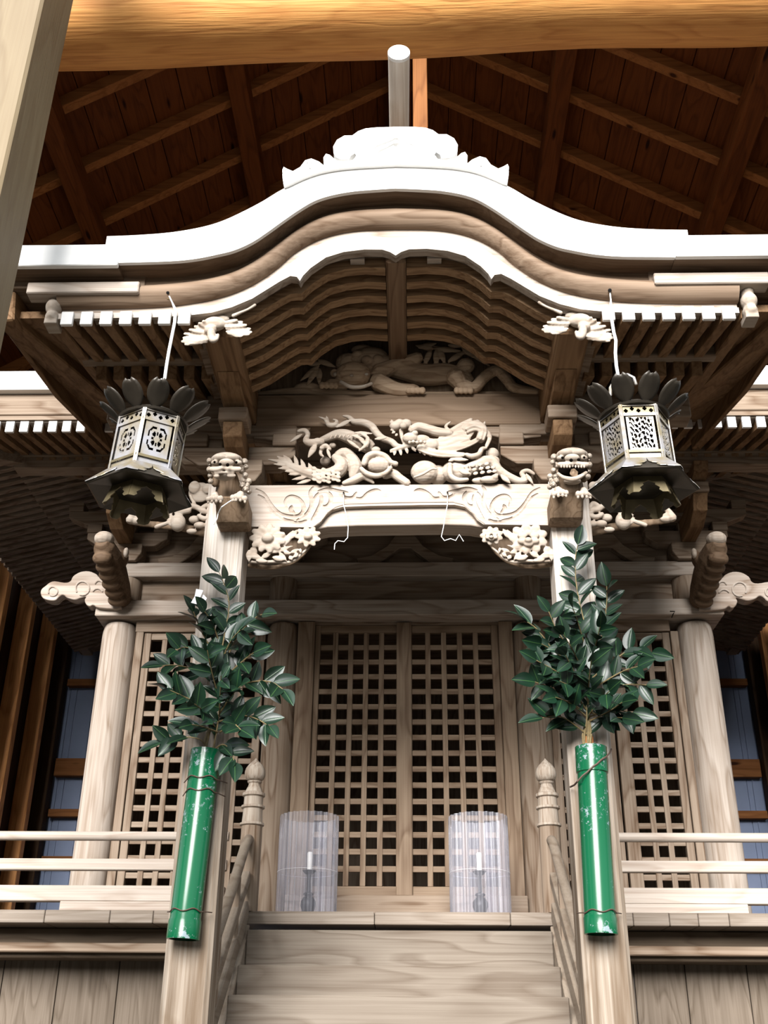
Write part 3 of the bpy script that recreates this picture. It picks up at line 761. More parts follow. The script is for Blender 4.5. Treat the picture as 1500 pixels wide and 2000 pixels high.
# bracket sets on the porch posts
for s, side in ((-1, 'left'), (1, 'right')):
    c0 = s * .85 + .005
    t = thing('bracket_set', f'stepped wooden bracket set on top of the {side} porch post behind the lion head', 'bracket', (c0, 5.03, 4.216), 'porch bracket sets')
    b = lambda n, x0, x1, y0, y1, z0, z1, mt=KX: build(n, MB().box(c0 + x0, c0 + x1, y0, y1, z0, z1), mt, t, bevel=.005)
    ol = [(c0 - .10, 4.216), (c0 + .10, 4.216), (c0 + .135, 4.27), (c0 + .135, 4.345), (c0 - .135, 4.345), (c0 - .135, 4.27)]
    build('bearing_block', MB().prism([(a, 4.93, z) for a, z in ol], (0, .2, 0)), KX, t, bevel=.004)
    for w, z0, z1 in ((.30, 4.345, 4.455),):
        ol = [(-w, z1), (-w, z0 + .055), (-w * .72, z0), (w * .72, z0), (w, z0 + .055), (w, z1)]
        build('bracket_arm', MB().prism([(c0 + a, 4.985, z) for a, z in ol], (0, .10, 0)), KX, t, bevel=.004)
    for q in (-.24, .24): b('small_block', q - .065, q + .065, 4.965, 5.105, 4.455, 4.53)
    ol = [(4.985, 4.345), (4.80, 4.345), (4.74, 4.375), (4.72, 4.42), (4.72, 4.455), (4.985, 4.455)]
    build('forward_arm', MB().prism([(c0 - .05, y, z) for y, z in ol], (.10, 0, 0)), KY, t, bevel=.004)
    b('centre_block', -.075, .075, 4.70, 4.86, 4.455, 4.53)
    b('cross_arm', -.30, .30, 4.99, 5.08, 4.53, 4.598)
    # carved nosing under the purlin
    ol = [(4.98, 4.532), (4.80, 4.532), (4.74, 4.545), (4.70, 4.56), (4.62, 4.555), (4.56, 4.58), (4.48, 4.598), (4.98, 4.598)]
    build('carved_nosing', MB().prism([(c0 - .055, y, z) for y, z in ol], (.11, 0, 0)), KY, t, bevel=.004)
    # side pieces further out
    ol = [(0, 4.60), (0, 4.42), (.10, 4.36), (.20, 4.36), (.24, 4.40), (.32, 4.42), (.38, 4.50), (.42, 4.60)]
    build('side_arm', MB().prism([(c0 + s * (.10 + a), 5.0, z) for a, z in ol], (0, .08, 0)), KX, t, bevel=.004)
    tag(build('purlin_beam', MB().box(c0 - .078, c0 + .078, 4.185, 5.75, 4.60, 4.80), KY, bevel=.012), f'squared porch purlin running back from the {side} carved crane', 'beam', 'porch purlins')
    # light arm at the inner side reaching towards the dragon (sweeping carved elbow)
    a, b2 = sorted((s * 1.60, s * .93))
    tag(build('outrigger_beam', MB().box(a, b2, 5.0, 5.12, 4.64, 4.80), KX, bevel=.006), f'dark cross beam sticking out {side} of the {side} porch bracket set', 'beam', 'porch outrigger beams')
    # edge purlin with carved end
    xx = s * 1.645 + .02
    t = thing('edge_purlin', f'slim outer purlin with a carved white end at the {side} edge of the porch roof', 'beam', (xx, 4.2, 4.6), 'porch edge purlins')
    build('shaft', MB().bar((xx, 4.12, 4.70), (xx, 5.9, 5.12), .06, .13), KY, t, bevel=.006)
    m = MB()
    m.ell((xx, 4.10, 4.765), .036, .05, .05); m.ell((xx, 4.09, 4.70), .04, .045, .045); m.ell((xx, 4.10, 4.645), .036, .05, .035)
    m.box(xx - .03, xx + .03, 4.07, 4.16, 4.60, 4.63)
    carve('carved_end', m, CV, t, .006)
tag(build('main_beam', MB().box(-.772, .782, 4.985, 5.135, 4.588, 4.79), wood('beam_wood', (.40, .28, .19), (.22, .14, .085), 'X'), bevel=.006), 'broad plain beam above the dragon carving', 'beam')
for s, side in ((-1, 'left'), (1, 'right')):
    a, b = sorted((s * .775, s * .47))
    ol = [(0, 4.586), (0, 4.52), (.06, 4.515), (.14, 4.50), (.22, 4.515), (.27, 4.53), (.30, 4.56), (.31, 4.586)]
    tag(build('elbow_bracket', MB().prism([(s * (.78 - p), 5.0, z) for p, z in ol], (0, .09, 0)), KX, bevel=.004), f'curved elbow bracket under the {side} end of the plain beam', 'bracket', 'elbow brackets')

# ------------------------------------------------------------------ porch roof with its swelling gable
def half(pts, Y, dv=2): return [(P(u, v + dv, Y).x - P(779, 400, Y).x, P(u, v + dv, Y).z) for u, v in pts]
def dens2(pl, n=4):
    out = []
    k = len(pl)
    for i in range(k - 1):
        p0, p1, p2, p3 = [Vector(pl[min(max(j, 0), k - 1)]) for j in (i - 1, i, i + 1, i + 2)]
        for q in range(n):
            q = q / n
            out.append(tuple(.5 * ((2 * p1) + (-p0 + p2) * q + (2 * p0 - 5 * p1 + 4 * p2 - p3) * q * q + (-p0 + 3 * p1 - 3 * p2 + p3) * q ** 3)))
    out.append(tuple(pl[-1]))
    return out
def full(h): return [(-x, z) for x, z in reversed(h) if x > .004] + [(max(x, 0), z) for x, z in h]
def plate(top, bot, Y, d):
    a, b = full(top), full(bot)
    m = MB()
    # resample the two outlines to matching stations, front and back skins
    def at(pl, x):
        for (x0, z0), (x1, z1) in zip(pl[:-1], pl[1:]):
            if x0 <= x <= x1: return z0 + (z1 - z0) * ((x - x0) / (x1 - x0) if x1 > x0 else 0)
        return pl[0][1] if x < pl[0][0] else pl[-1][1]
    xs = sorted(set([round(p[0], 4) for p in a] + [round(p[0], 4) for p in b]))
    lo, hi = max(a[0][0], b[0][0]), min(a[-1][0], b[-1][0])
    xs = [x for x in xs if lo - 1e-4 <= x <= hi + 1e-4]
    T = [(PXC + x, at(a, x)) for x in xs]; B = [(PXC + x, at(b, x)) for x in xs]
    r = [[(x, Y, z) for x, z in B], [(x, Y, z) for x, z in T], [(x, Y + d, z) for x, z in T], [(x, Y + d, z) for x, z in B], [(x, Y, z) for x, z in B]]
    m.grid(r)
    n = len(xs)
    m.add([r[0][0], r[1][0], r[2][0], r[3][0]], [(0, 1, 2, 3)])
    m.add([r[0][-1], r[1][-1], r[2][-1], r[3][-1]], [(3, 2, 1, 0)])
    return m
YA = 3.95
A_UP = dens2(half([(779, 322), (850, 324), (900, 328), (945, 338), (1000, 362), (1040, 385), (1080, 405), (1120, 422), (1160, 433), (1220, 442), (1290, 446), (1358, 447)], YA))
A_LO = dens2(half([(779, 366), (830, 368), (870, 371), (910, 378), (940, 388), (970, 405), (1000, 425), (1030, 446), (1060, 465), (1095, 480), (1130, 488), (1170, 495), (1220, 499), (1312, 500), (1358, 500)], YA))
B_LO = dens2(half([(779, 403), (850, 405), (900, 411), (940, 424), (975, 443), (1010, 468), (1050, 497), (1090, 518), (1130, 530), (1180, 538), (1250, 543), (1330, 545)], 4.065))
C_LO = dens2(half([(779, 440), (850, 441), (900, 448), (940, 461), (980, 484), (1010, 510), (1050, 537), (1090, 556), (1130, 568), (1180, 577), (1240, 583), (1330, 585), (1450, 585)], 4.075))
G_UP = dens2(half([(779, 464), (830, 457), (880, 459), (920, 468), (955, 486), (985, 507), (1010, 524), (1050, 550), (1090, 572), (1130, 585), (1180, 593), (1240, 597), (1330, 598), (1450, 598)], 4.08))
D_PTS = [(779, 499), (790, 492), (805, 487), (840, 486), (880, 490), (915, 500), (945, 520), (960, 535), (966, 545), (972, 537), (985, 535), (1005, 545), (1030, 560), (1060, 578), (1100, 594), (1140, 604), (1190, 609), (1250, 611), (1330, 611), (1450, 611)]
D_LO = half(D_PTS, 4.09)
t = thing('porch_roof', 'porch roof with a swelling undulating gable and bright white front edge', 'roof', (PXC, 4.6, 4.6))
build('roof_edge', plate(A_UP, A_LO, YA, .02), WHT, t, smooth=True)
COR = wood('cornice_wood', (.30, .205, .135), (.15, .09, .055), 'X')
build('under_edge', plate([(x, z - .02) for x, z in A_UP], [(x, z + .003) for x, z in A_LO], YA + .02, .33), COR, t, smooth=True)
zs0, zs1 = 5.122, 4.965
for s in (-1, 1):
    a, b = sorted((PXC + s * 1.335, PXC + s * 1.985))
    m = MB()
    dz = -.006 if s < 0 else .012
    pl = [(PXC + s * 1.305, 4.836 + dz), (PXC + s * 1.98, 4.836 + dz), (PXC + s * 1.98, 4.962 + dz), (PXC + s * 1.305, 4.962 + dz)]
    m.prism([(x, YA - .015, z) for x, z in pl], (0, .03, 0))
    build('side_roof_edge', m, WHT, t, bevel=.004)
    a, b = sorted((PXC + s * 1.305, PXC + s * 1.97))
    build('side_under_edge', MB().box(a, b, YA + .015, YA + .30, 4.84 + dz, 4.95 + dz), COR, t)
    # side eave boards below the white edge
    build('side_board', MB().box(min(PXC + s * 1.215, PXC + s * 1.75), max(PXC + s * 1.215, PXC + s * 1.75), 4.02, 4.10, 4.737 + .02 * (s > 0), 4.802 + .02 * (s > 0)), PX_, t, bevel=.005)
    a, b = sorted((PXC + s * 1.20, PXC + s * 1.93))
    build('side_under_board', MB().box(a, b, 4.06, 4.30, 4.80, 4.90), KX, t, bevel=.004)
BU = [(x, z + .02) for x, z in A_LO]
build('upper_cornice', plate(BU, B_LO, 4.07, .21), COR, t, smooth=True)
# rounded moulding
m = MB()
cu, cl = full(B_LO), full(C_LO)
def atz(pl, x):
    for (x0, z0), (x1, z1) in zip(pl[:-1], pl[1:]):
        if x0 <= x <= x1: return z0 + (z1 - z0) * ((x - x0) / (x1 - x0) if x1 > x0 else 0)
    return pl[0][1] if x < pl[0][0] else pl[-1][1]
xs = [p[0] for p in cl]
rows = []
for k in range(9):
    f = k / 8
    y = 4.10 - .065 * math.sin(math.pi * (.15 + .75 * f))
    rows.append([(PXC + x, y, atz(cu, x) + (atz(cl, x) - atz(cu, x)) * f) for x in xs])
rows.append([(PXC + x, 4.28, atz(cl, x)) for x in xs])
rows.append([(PXC + x, 4.28, atz(cu, x)) for x in xs])
rows.append(rows[0])
m.grid(rows)
build('lower_cornice', m, wood('moulding_wood', (.42, .30, .21), (.21, .13, .08), 'X'), t, smooth=True)
CU = [(x, z + .01) for x, z in C_LO]
build('barge_board', plate(CU, [(x, z + .004) for x, z in D_LO], 4.10, .04), KB, t, smooth=False)
build('barge_trim', plate(G_UP, D_LO, 4.082, .02), wood('trim_wood', (.80, .72, .64), (.62, .52, .43), 'X', streak=.6), t, smooth=False)
m = MB()
c = P(322, 571, 4.062)
m.ell(c, .042, .006, .034, None, 20, 8); m.ell(c + Vector((.02, 0, -.012)), .03, .005, .03); m.ell(c + Vector((-.022, 0, .006)), .028, .005, .024)
tag(build('stain_patch', m, plain('olive_stain', (.34, .25, .12), .9, spec=.05, noise=.3, nscale=40), t, smooth=True), 'olive-brown stain round the left lantern nail')
# vault: skin and curved ribs
def vault(off): return full([(x, z + off) for x, z in half([p for p in D_PTS], 4.09) if x < .95])
vs = vault(.055)
SK = full(half([(779, 484), (840, 482), (900, 490), (945, 508), (985, 528), (1030, 555), (1060, 572), (1100, 588), (1140, 598), (1190, 604)], 4.09))
m = MB()
rows = [[(PXC + x, y, z + .03) for x, z in SK] for y in (4.15, 4.87)] + [[(PXC + x, y, z + .06) for x, z in SK] for y in (4.87, 4.15)]
rows.append(rows[0]); m.grid(rows)
build('vault_boards', m, KX, t, smooth=True)
V = [p for p in full(D_LO) if abs(p[0]) < .80]
RIBW = wood('rib_wood', (.56, .36, .205), (.22, .115, .055), 'X', grain=2.0)
RL = full(half([(800, 494), (840, 491), (880, 494), (915, 503), (945, 521), (960, 534), (968, 541), (976, 540), (990, 541), (1010, 551), (1030, 563), (1060, 581), (1100, 597), (1130, 606)], 4.09))
for k in range(6):
    y = 4.195 + .110 * k
    bot = [(PXC + x, y, z - .0) for x, z in RL]
    top = [(PXC + x, y, atz(SK, x) + .035) for x, z in RL]
    for half_ in (-1, 1):
        bb = [p for p in bot if half_ * (p[0] - PXC) >= .05]; tt = [p for p in top if half_ * (p[0] - PXC) >= .05]
        m = MB()
        g = [[tuple(p) for p in bb], [tuple(p) for p in tt], [(p[0], p[1] + .055, p[2]) for p in tt], [(p[0], p[1] + .055, p[2]) for p in bb]]
        g.append(g[0]); m.grid(g)
        for e in (0, -1): m.add([g[0][e], g[1][e], g[2][e], g[3][e]], [(0, 1, 2, 3)])
        build('vault_rib', m, RIBW, t)
build('ridge_purlin', MB().box(PXC - .05, PXC + .05, 4.14, 5.06, 5.005, 5.10), wood('ridge_wood', (.38, .25, .155), (.17, .09, .05), 'Y'), t, bevel=.012)
for s in (-1, 1): build('bearing_strip', MB().box(PXC + s * .19 - .035, PXC + s * .19 + .035, 4.15, 4.19, 5.03, 5.06), PX_, t)
# roof skin over the vault and the side slopes
m = MB()
AU = full(A_UP)
rows = [[(PXC + x, y, z + max(0, .26 * (y - 4.0)) * (min(1, max(0, (abs(x) - .5) / .8)))) for x, z in AU] for y in (4.05, 4.7, 5.4, 6.2, 6.9)]
rows += [[(p[0], p[1], p[2] - .05) for p in r] for r in reversed(rows)]
rows.append(rows[0]); m.grid(rows)
build('roof_skin', m, wood('shingle_wood', (.34, .27, .21), (.2, .15, .11), 'Y'), t, smooth=True)
for s in (-1, 1):
    a, b = PXC + s * 1.0, PXC + s * 1.96
    zf, zk = 4.695, 4.695 + .30 * 2.04
    m = MB().prism([(a, 4.16, zf), (b, 4.16, zf), (b, 6.2, zk), (a, 6.2, zk)], (0, 0, .04))
    build('side_soffit', m, KY, t)
    m = MB().prism([(PXC + s * 1.25, 4.02, 4.97), (b, 4.02, 4.97), (b, 6.2, 5.7), (PXC + s * 1.25, 6.2, 5.7)], (0, 0, .04))
    build('side_roof_skin', m, KY, t)
    m = MB().prism([(b, 4.0, 4.74), (b, 4.0, 4.96), (b, 6.3, 5.70), (b, 6.3, 5.20), (b, 5.2, 4.92)], (s * .03, 0, 0))
    build('verge_board', m, KY, t, bevel=.004)
    m = MB().bar((PXC + s * 1.88, 4.10, 4.72), (PXC + s * 1.66, 5.95, 5.20), .11, .15)
    build('verge_beam', m, KY, t, bevel=.008)
    for k in range(7):
        x = PXC + s * (1.548 - .0925 * k)
        y0 = 4.075; z0 = 4.622
        build('flying_rafter', MB().bar((x, y0, z0), (x, 4.68, z0 + .3 * .605), .05, .068), KY, t, bevel=.003)
        build('rafter_end', MB().box(x - .028, x + .028, y0 - .016, y0 + .004, z0 - .041, z0 + .033), WHT, t, bevel=.002)
        build('base_rafter', MB().bar((x, 4.64, z0 + .085), (x, 6.0, z0 + .085 + .3 * 1.36), .055, .085), KY, t, bevel=.003)
    a, b = sorted((PXC + s * .93, PXC + s * 1.64))
    build('eave_batten', MB().box(a, b, 4.575, 4.64, 4.742, 4.80), KX, t, bevel=.004)
# gable panel behind the tiger
m = MB()
gp = [(x, z) for x, z in SK if abs(x) < .80]
m.prism([(PXC + gp[0][0], 5.07, 4.78)] + [(PXC + x, 5.07, z + .20) for x, z in gp] + [(PXC + gp[-1][0], 5.07, 4.78)], (0, .04, 0))
build('gable_panel', m, CVM, t)
# carved crest on the ridge
def orn(pts, Y): return [(P(540 + a / 3.125, 230 + b / 3.125, Y).x - P(779, 300, Y).x, P(540 + a / 3.125, 230 + b / 3.125, Y).z) for a, b in pts]
OR = [(747, 55), (860, 55), (930, 60), (975, 75), (1010, 100), (1060, 100), (1105, 125), (1128, 165), (1125, 205), (1110, 232), (1080, 245), (1030, 247), (1020, 225), (995, 210), (985, 225), (1005, 250), (1060, 262), (1110, 250), (1150, 215), (1172, 208), (1187, 230), (1185, 280), (1215, 255), (1262, 235), (1300, 245), (1330, 285), (1375, 310), (1410, 295), (1432, 282), (1440, 300), (1438, 350), (1430, 400)]
LOW = [(x, z) for x, z in A_UP]
o2 = orn(OR, 3.93)
t = thing('ridge_ornament', 'white carved crest with scrolled shoulders on top of the undulating gable', 'ornament', (PXC, 3.97, 5.5))
# the crest is built as two mirrored halves of one board
xe = o2[-1][0]
low = [(x, z) for x, z in LOW if x < xe]
hl = [(0, o2[0][1])] + o2 + [(x, z - .01) for x, z in reversed(low)] + [(0, low[0][1] - .01)]
m = MB()
seq = [(x, z) for x, z in o2]
outline = [(-x, z) for x, z in reversed(seq)] + seq + [(x, z - .01) for x, z in reversed(low)] + [(-x, z - .01) for x, z in low[1:]]
m.prism([(PXC + x, 3.93, z) for x, z in outline], (0, .11, 0))
crest = build('board', m, WHT, t)
m = MB()
for dz, r, k in ((0, .019, 1.0), (.034, .011, 1.28)):
    pk = [(747, 155), (770, 168), (800, 182), (830, 195), (850, 215)]
    q = orn(pk, 3.93)
    pts = [(-x * k, z + dz) for x, z in reversed(q)] + [(x * k, z + dz) for x, z in q]
    m.tube([(PXC + x, 3.936, z) for x, z in pts], r, 6)

for s in (-1, 1):
    for pk in ([(1100, 275), (1140, 262), (1170, 235)], [(1215, 305), (1240, 285), (1262, 262), (1270, 285)], [(1230, 315), (1265, 300), (1285, 265)], [(1340, 335), (1385, 330), (1425, 310)], [(1350, 350), (1400, 345), (1432, 320)]):
        m.tube([(PXC + s * x, 3.929, z) for x, z in orn(pk, 3.93)], .009, 6)
engrave(crest, m, t)
p0, p1 = P(779, 104, 3.80), Vector((.012, 5.2, 6.03))
tag(build('ridge_box', MB().box(-.09, .11, 4.30, 6.4, 5.50, 5.985), KY, bevel=.006), 'ridge box of the porch roof behind the crest, carrying the white round pole', 'ridge')
t = thing('ridge_pole', 'round white-ended pole jutting forward and up over the carved crest', 'pole', (p1.x, p1.y, p1.z))
d = (p1 - p0).normalized()
build('pole', MB().tube([p0, p0.lerp(p1, .25), p0.lerp(p1, .5), p0.lerp(p1, .75), p1], [.055, .054, .053, .052, .050], 24, rounded=False), wood('pole_wood', (1.3, 1.2, 1.08), (.95, .80, .65), 'Y', streak=.6), t, smooth=True)
build('end_cap', MB().tube([p0 - d * .006, p0 + d * .012], [.0565, .057], 24, rounded=False), WHT, t, smooth=True)
# ------------------------------------------------------------------ carvings, traced part by part at their own depth
class Rel:
    def __init__(s, Y, tf, scale, mirror=None):
        s.Y, s.tf, s.k, s.m = Y, tf, scale, MB()
        a, b = P(800, 900, Y), P(801, 900, Y)
        s.px = (b - a).length / scale              # metres per crop unit
        s.mirror = mirror
    def w(s, u, v, d=0):
        q = P(*s.tf(u, v), s.Y + d)
        if s.mirror is not None: q.x = 2 * s.mirror - q.x
        return q
    def sm(s, pts, n=4):
        out = []; k = len(pts)
        pts = [tuple(p) for p in pts]
        for i in range(k - 1):
            p0, p1, p2, p3 = [Vector(pts[min(max(j, 0), k - 1)]) for j in (i - 1, i, i + 1, i + 2)]
            for q in range(n):
                q = q / n
                out.append(tuple(.5 * ((2 * p1) + (-p0 + p2) * q + (2 * p0 - 5 * p1 + 4 * p2 - p3) * q * q + (-p0 + 3 * p1 - 3 * p2 + p3) * q ** 3)))
        out.append(pts[-1]); return out
    def tube(s, pts, d=0, flat=1.0, n=10, d1=None):
        p = s.sm([q[:2] + (q[2],) for q in pts])
        k = len(p)
        d1 = d if d1 is None else d1
        s.m.tube([s.w(a, b, d + (d1 - d) * i / max(1, k - 1)) for i, (a, b, c) in enumerate(p)], [max(c, 1) * s.px for a, b, c in p], n, flat=flat)
    def strand(s, pts, d=0):              # a lock of mane with combed ridges
        s.tube(pts, d)
        for o in (-.62, 0, .62):
            q = []
            for i, (u, v, c) in enumerate(pts):
                a, b = pts[max(i - 1, 0)], pts[min(i + 1, len(pts) - 1)]
                dx, dy = b[0] - a[0], b[1] - a[1]; l = math.hypot(dx, dy) or 1
                q.append((u - dy / l * c * o, v + dx / l * c * o, max(c * .27, 3)))
            s.tube(q, d - .75 * sum(p[2] for p in pts) / len(pts) * s.px * (1 - .35 * abs(o)), 1.0, 6)
    def blob(s, u, v, ru, rv, d=0, rd=None, ang=0):
        rd = rd or min(ru, rv)
        sg = -1 if s.mirror is not None else 1
        s.m.ell(s.w(u, v, d), ru * s.px, rd * s.px, rv * s.px, Matrix.Rotation(math.radians(ang * sg), 3, 'Y'), 16, 10)
    def feather(s, u0, v0, u1, v1, w, d=0, flat=.4, d1=None):
        h = w / 2
        s.tube([(u0, v0, h * .7), (u0 + (u1 - u0) * .4, v0 + (v1 - v0) * .4, h * .9), (u0 + (u1 - u0) * .75, v0 + (v1 - v0) * .75, h), (u1, v1, h * .75)], d, flat, 8, d1)
    def leaf(s, u0, v0, u1, v1, w, d=0, flat=.55, d1=None):
        h = w / 2
        s.tube([(u0, v0, h * .45), (u0 + (u1 - u0) * .3, v0 + (v1 - v0) * .3, h), (u0 + (u1 - u0) * .65, v0 + (v1 - v0) * .65, h * .75), (u1, v1, 1.5)], d, flat, 8, d1)
# ---- dragon
t = thing('dragon_carving', 'pale openwork dragon carving with claws and flowing mane between the two porch beams', 'carving', (PXC, 4.99, 4.2))
r = Rel(4.97, lambda a, b: (520 + a / 5.5556, 800 + b / 5.5556), 5.5556)
r.tube([(20, 540, 6), (180, 580, 32), (330, 650, 55), (500, 705, 66), (650, 715, 74), (780, 670, 80), (815, 590, 72), (750, 520, 50)], -.02)
for a in ((220, 565, 105, 500), (280, 580, 175, 485), (340, 610, 300, 485), (420, 645, 370, 525), (500, 670, 455, 572), (570, 690, 520, 622), (640, 690, 605, 640)): r.leaf(*a, 52, -.03)
for a in ((230, 600, 65, 590), (280, 635, 115, 638), (330, 665, 190, 672), (370, 695, 230, 705), (430, 735, 265, 762), (480, 765, 320, 808)): r.leaf(*a, 48, -.03)
for i in range(6):
    for j in range(4):
        r.blob(520 + i * 52, 650 + j * 40 + (i % 2) * 20 - abs(i - 2) * 7, 32, 22, -.066 + abs(j - 1.5) * .008, 9, 25)
r.tube([(770, 500, 45), (850, 470, 62), (930, 550, 75), (965, 640, 82), (940, 720, 50)], .0)
r.tube([(840, 800, 25), (950, 765, 45), (1050, 720, 45), (1120, 760, 30), (1165, 795, 14)], -.03)
r.blob(1225, 610, 130, 92, -.03, 100); r.blob(1190, 440, 52, 40, -.03)
r.tube([(1060, 590, 34), (1100, 510, 38), (1190, 475, 34), (1290, 510, 36), (1350, 570, 30), (1410, 590, 30)], -.06)
r.tube([(1030, 640, 25), (1085, 690, 30), (1190, 718, 30), (1290, 690, 25), (1350, 630, 25)], -.06)
r.tube([(1290, 715, 45), (1370, 690, 52), (1440, 740, 48), (1530, 800, 44)], -.02)
r.tube([(560, 350, 32), (680, 300, 46), (780, 270, 60), (880, 290, 76), (980, 340, 82), (1110, 400, 84)], .0)
r.tube([(600, 350, 45), (500, 365, 50), (430, 340, 36), (452, 270, 28), (415, 228, 30), (350, 235, 20)], -.045)
r.leaf(385, 270, 242, 362, 48, -.05); r.leaf(540, 380, 448, 532, 75, -.06); r.blob(560, 350, 60, 45, -.05)
r.tube([(600, 420, 28), (645, 392, 28), (690, 430, 22)], -.06); r.leaf(660, 430, 705, 548, 42, -.07)
r.tube([(600, 430, 22), (590, 480, 20), (620, 510, 12)], -.05)
r.tube([(568, 78, 6), (640, 110, 20), (680, 165, 30), (745, 165, 30), (765, 125, 20), (725, 108, 10)], -.03)
r.leaf(905, 120, 750, 198, 62, -.03); r.leaf(650, 70, 690, 150, 30, -.03)
r.tube([(835, 68, 12), (900, 85, 26), (950, 130, 34), (1050, 140, 42), (1140, 180, 44), (1195, 250, 42), (1260, 310, 38), (1360, 350, 38), (1420, 400, 36), (1510, 410, 30)], -.02)
for a in ((960, 250, 1180, 262), (880, 330, 1040, 445), (940, 280, 1080, 330), (1000, 300, 1120, 420), (1180, 320, 1330, 300)): r.leaf(*a, 46, -.06)
for k in range(7): r.leaf(720 + k * 46, 272 - (k % 2) * 8, 690 + k * 46, 318 - k * 2, 30, -.055)
r.tube([(1010, 445, 12), (1090, 380, 26), (1100, 310, 22), (1040, 270, 14)], -.06)
r.blob(720, 390, 40, 30, .0); r.blob(640, 560, 60, 50, .03)
m = r.m
r2 = Rel(4.97, lambda a, b: (740 + a / 4.6875, 800 + b / 4.6875), 4.6875)
r = r2
for a, b in ((150, 150), (190, 130), (250, 130)): r.blob(a, b, 52, 46, -.05)
r.blob(225, 150, 34, 30, -.09)
for a in ((150, 130, 88, 108), (140, 155, 88, 150), (140, 180, 98, 190), (150, 200, 112, 222), (170, 220, 148, 248), (130, 130, 110, 85)): r.leaf(*a, 32, -.05)
r.tube([(205, 190, 22), (210, 250, 18), (235, 320, 14)], -.06)
r.tube([(300, 190, 40), (360, 160, 46), (450, 180, 46), (540, 205, 46), (650, 215, 36)], -.06)
for i in range(8): r.leaf(340 + i * 26, 150 + i * 7, 345 + i * 26, 120 + i * 9, 22, -.06)
r.blob(290, 260, 75, 52, -.08, 50); r.blob(390, 275, 80, 45, -.07, 45); r.blob(470, 320, 80, 60, -.06, 50); r.blob(330, 215, 30, 24, -.1)
for i in range(5): r.blob(280 + i * 35, 300 - (i % 2) * 6, 14, 18, -.11)
for p in ([(500, 320, 30), (600, 330, 34), (700, 290, 36), (830, 262, 18)], [(560, 370, 28), (700, 355, 34), (850, 305, 26), (935, 240, 20), (970, 112, 9)], [(500, 290, 25), (600, 285, 26), (690, 240, 30), (760, 225, 32), (800, 250, 18)],
          [(650, 200, 18), (612, 155, 16), (655, 112, 8)], [(640, 215, 28), (740, 155, 30), (845, 92, 18)], [(800, 180, 50), (880, 150, 56), (950, 190, 50), (930, 270, 44)], [(900, 110, 22), (965, 180, 24), (1015, 250, 22), (985, 335, 18)],
          [(560, 270, 22), (660, 225, 20), (760, 180, 18), (850, 120, 14)], [(700, 330, 20), (800, 270, 20), (860, 200, 20), (880, 130, 16)], [(520, 300, 18), (560, 300, 18), (600, 270, 12)], [(620, 290, 14), (720, 270, 22), (790, 240, 18), (760, 215, 10)]): r.strand(p, -.05)
r.strand([(370, 350, 32), (470, 388, 34), (600, 408, 34), (780, 412, 20)], -.06)
for a in ((395, 370, 430, 428), (450, 390, 490, 436), (510, 400, 535, 436), (370, 350, 380, 410)): r.leaf(*a, 34, -.06)
r.tube([(110, 375, 14), (200, 350, 24), (285, 322, 26), (370, 312, 22), (460, 300, 18)], -.05)
for a in ((150, 370, 138, 428), (195, 365, 206, 428), (250, 350, 266, 412), (300, 340, 345, 392), (120, 370, 105, 400)): r.leaf(*a, 36, -.05)
r.tube([(800, 412, 20), (850, 428, 26), (915, 410, 25), (942, 362, 22), (985, 350, 12)], -.06)
for i in range(5):
    for j in range(3): r.blob(800 + i * 62 + j * 12, 520 - i * 8 + j * 36 + max(0, i - 3) * 40, 26, 18, -.06, 9, -20)
r.blob(420, 575, 130, 112, .0, 100); r.blob(700, 570, 128, 108, .0, 95); r.blob(540, 600, 90, 95, .03)
r.tube([(320, 620, 8), (400, 590, 14), (480, 545, 12), (530, 545, 8)], -.09)
r.tube([(650, 510, 30), (655, 600, 26), (720, 645, 26), (810, 640, 18)], -.09); r.leaf(660, 450, 835, 462, 48, -.06); r.leaf(640, 470, 720, 440, 40, -.06); r.leaf(740, 560, 850, 590, 60, -.08)
r.tube([(780, 575, 62), (880, 520, 56), (960, 485, 62), (1040, 480, 52), (1085, 545, 46), (1150, 595, 42), (1220, 630, 38), (1290, 655, 34), (1350, 640, 28), (1305, 585, 22), (1360, 560, 22), (1420, 590, 16)], -.02)
r.leaf(1350, 590, 1420, 692, 40, -.04); r.leaf(1120, 600, 1210, 680, 56, -.06); r.blob(1040, 410, 62, 62, .0)
for a in ((1000, 400, 1010, 370), (1050, 410, 1080, 400), (1060, 440, 1108, 480)): r.leaf(*a, 50, -.02)
r.blob(1010, 640, 85, 34, -.05); r.blob(1060, 620, 32, 26, -.06); r.blob(920, 650, 70, 30, -.03)
n = len(m.v)
m.add(r.m.v, r.m.f)
carve('dragon', m, CV, t, .0034)
# ---- tiger
t = thing('tiger_carving', 'dark brown carved tiger crouching among bamboo leaves in the gable', 'carving', (PXC, 5.03, 4.79))
r = Rel(5.03, lambda a, b: (430 + a / 2.2388, 460 + b / 2.2388), 2.2388)
r.tube([(640, 610, 58), (700, 565, 52), (790, 585, 50), (900, 610, 55), (1000, 605, 52), (1075, 635, 44)], .0, .8)
r.blob(655, 530, 85, 50, -.01, 40); r.blob(560, 560, 60, 50, .0); r.blob(620, 500, 50, 26, -.01)
for a in ((600, 520, 26), (640, 545, 26), (690, 540, 24), (560, 540, 22), (700, 590, 24)): r.blob(a[0], a[1], a[2], a[2] * .8, -.045)
r.blob(582, 610, 82, 62, -.05, 60); r.blob(500, 602, 20, 20, -.05); r.blob(675, 600, 16, 16, -.05)
r.tube([(1070, 655, 28), (1110, 668, 28), (1155, 620, 26), (1210, 590, 26), (1255, 630, 26), (1290, 668, 24), (1385, 682, 16)], -.045)
for a in ((475, 655), (855, 678), (1065, 678)):
    for k in range(4): r.blob(a[0] - 30 + 20 * k, a[1], 14, 18, -.07)
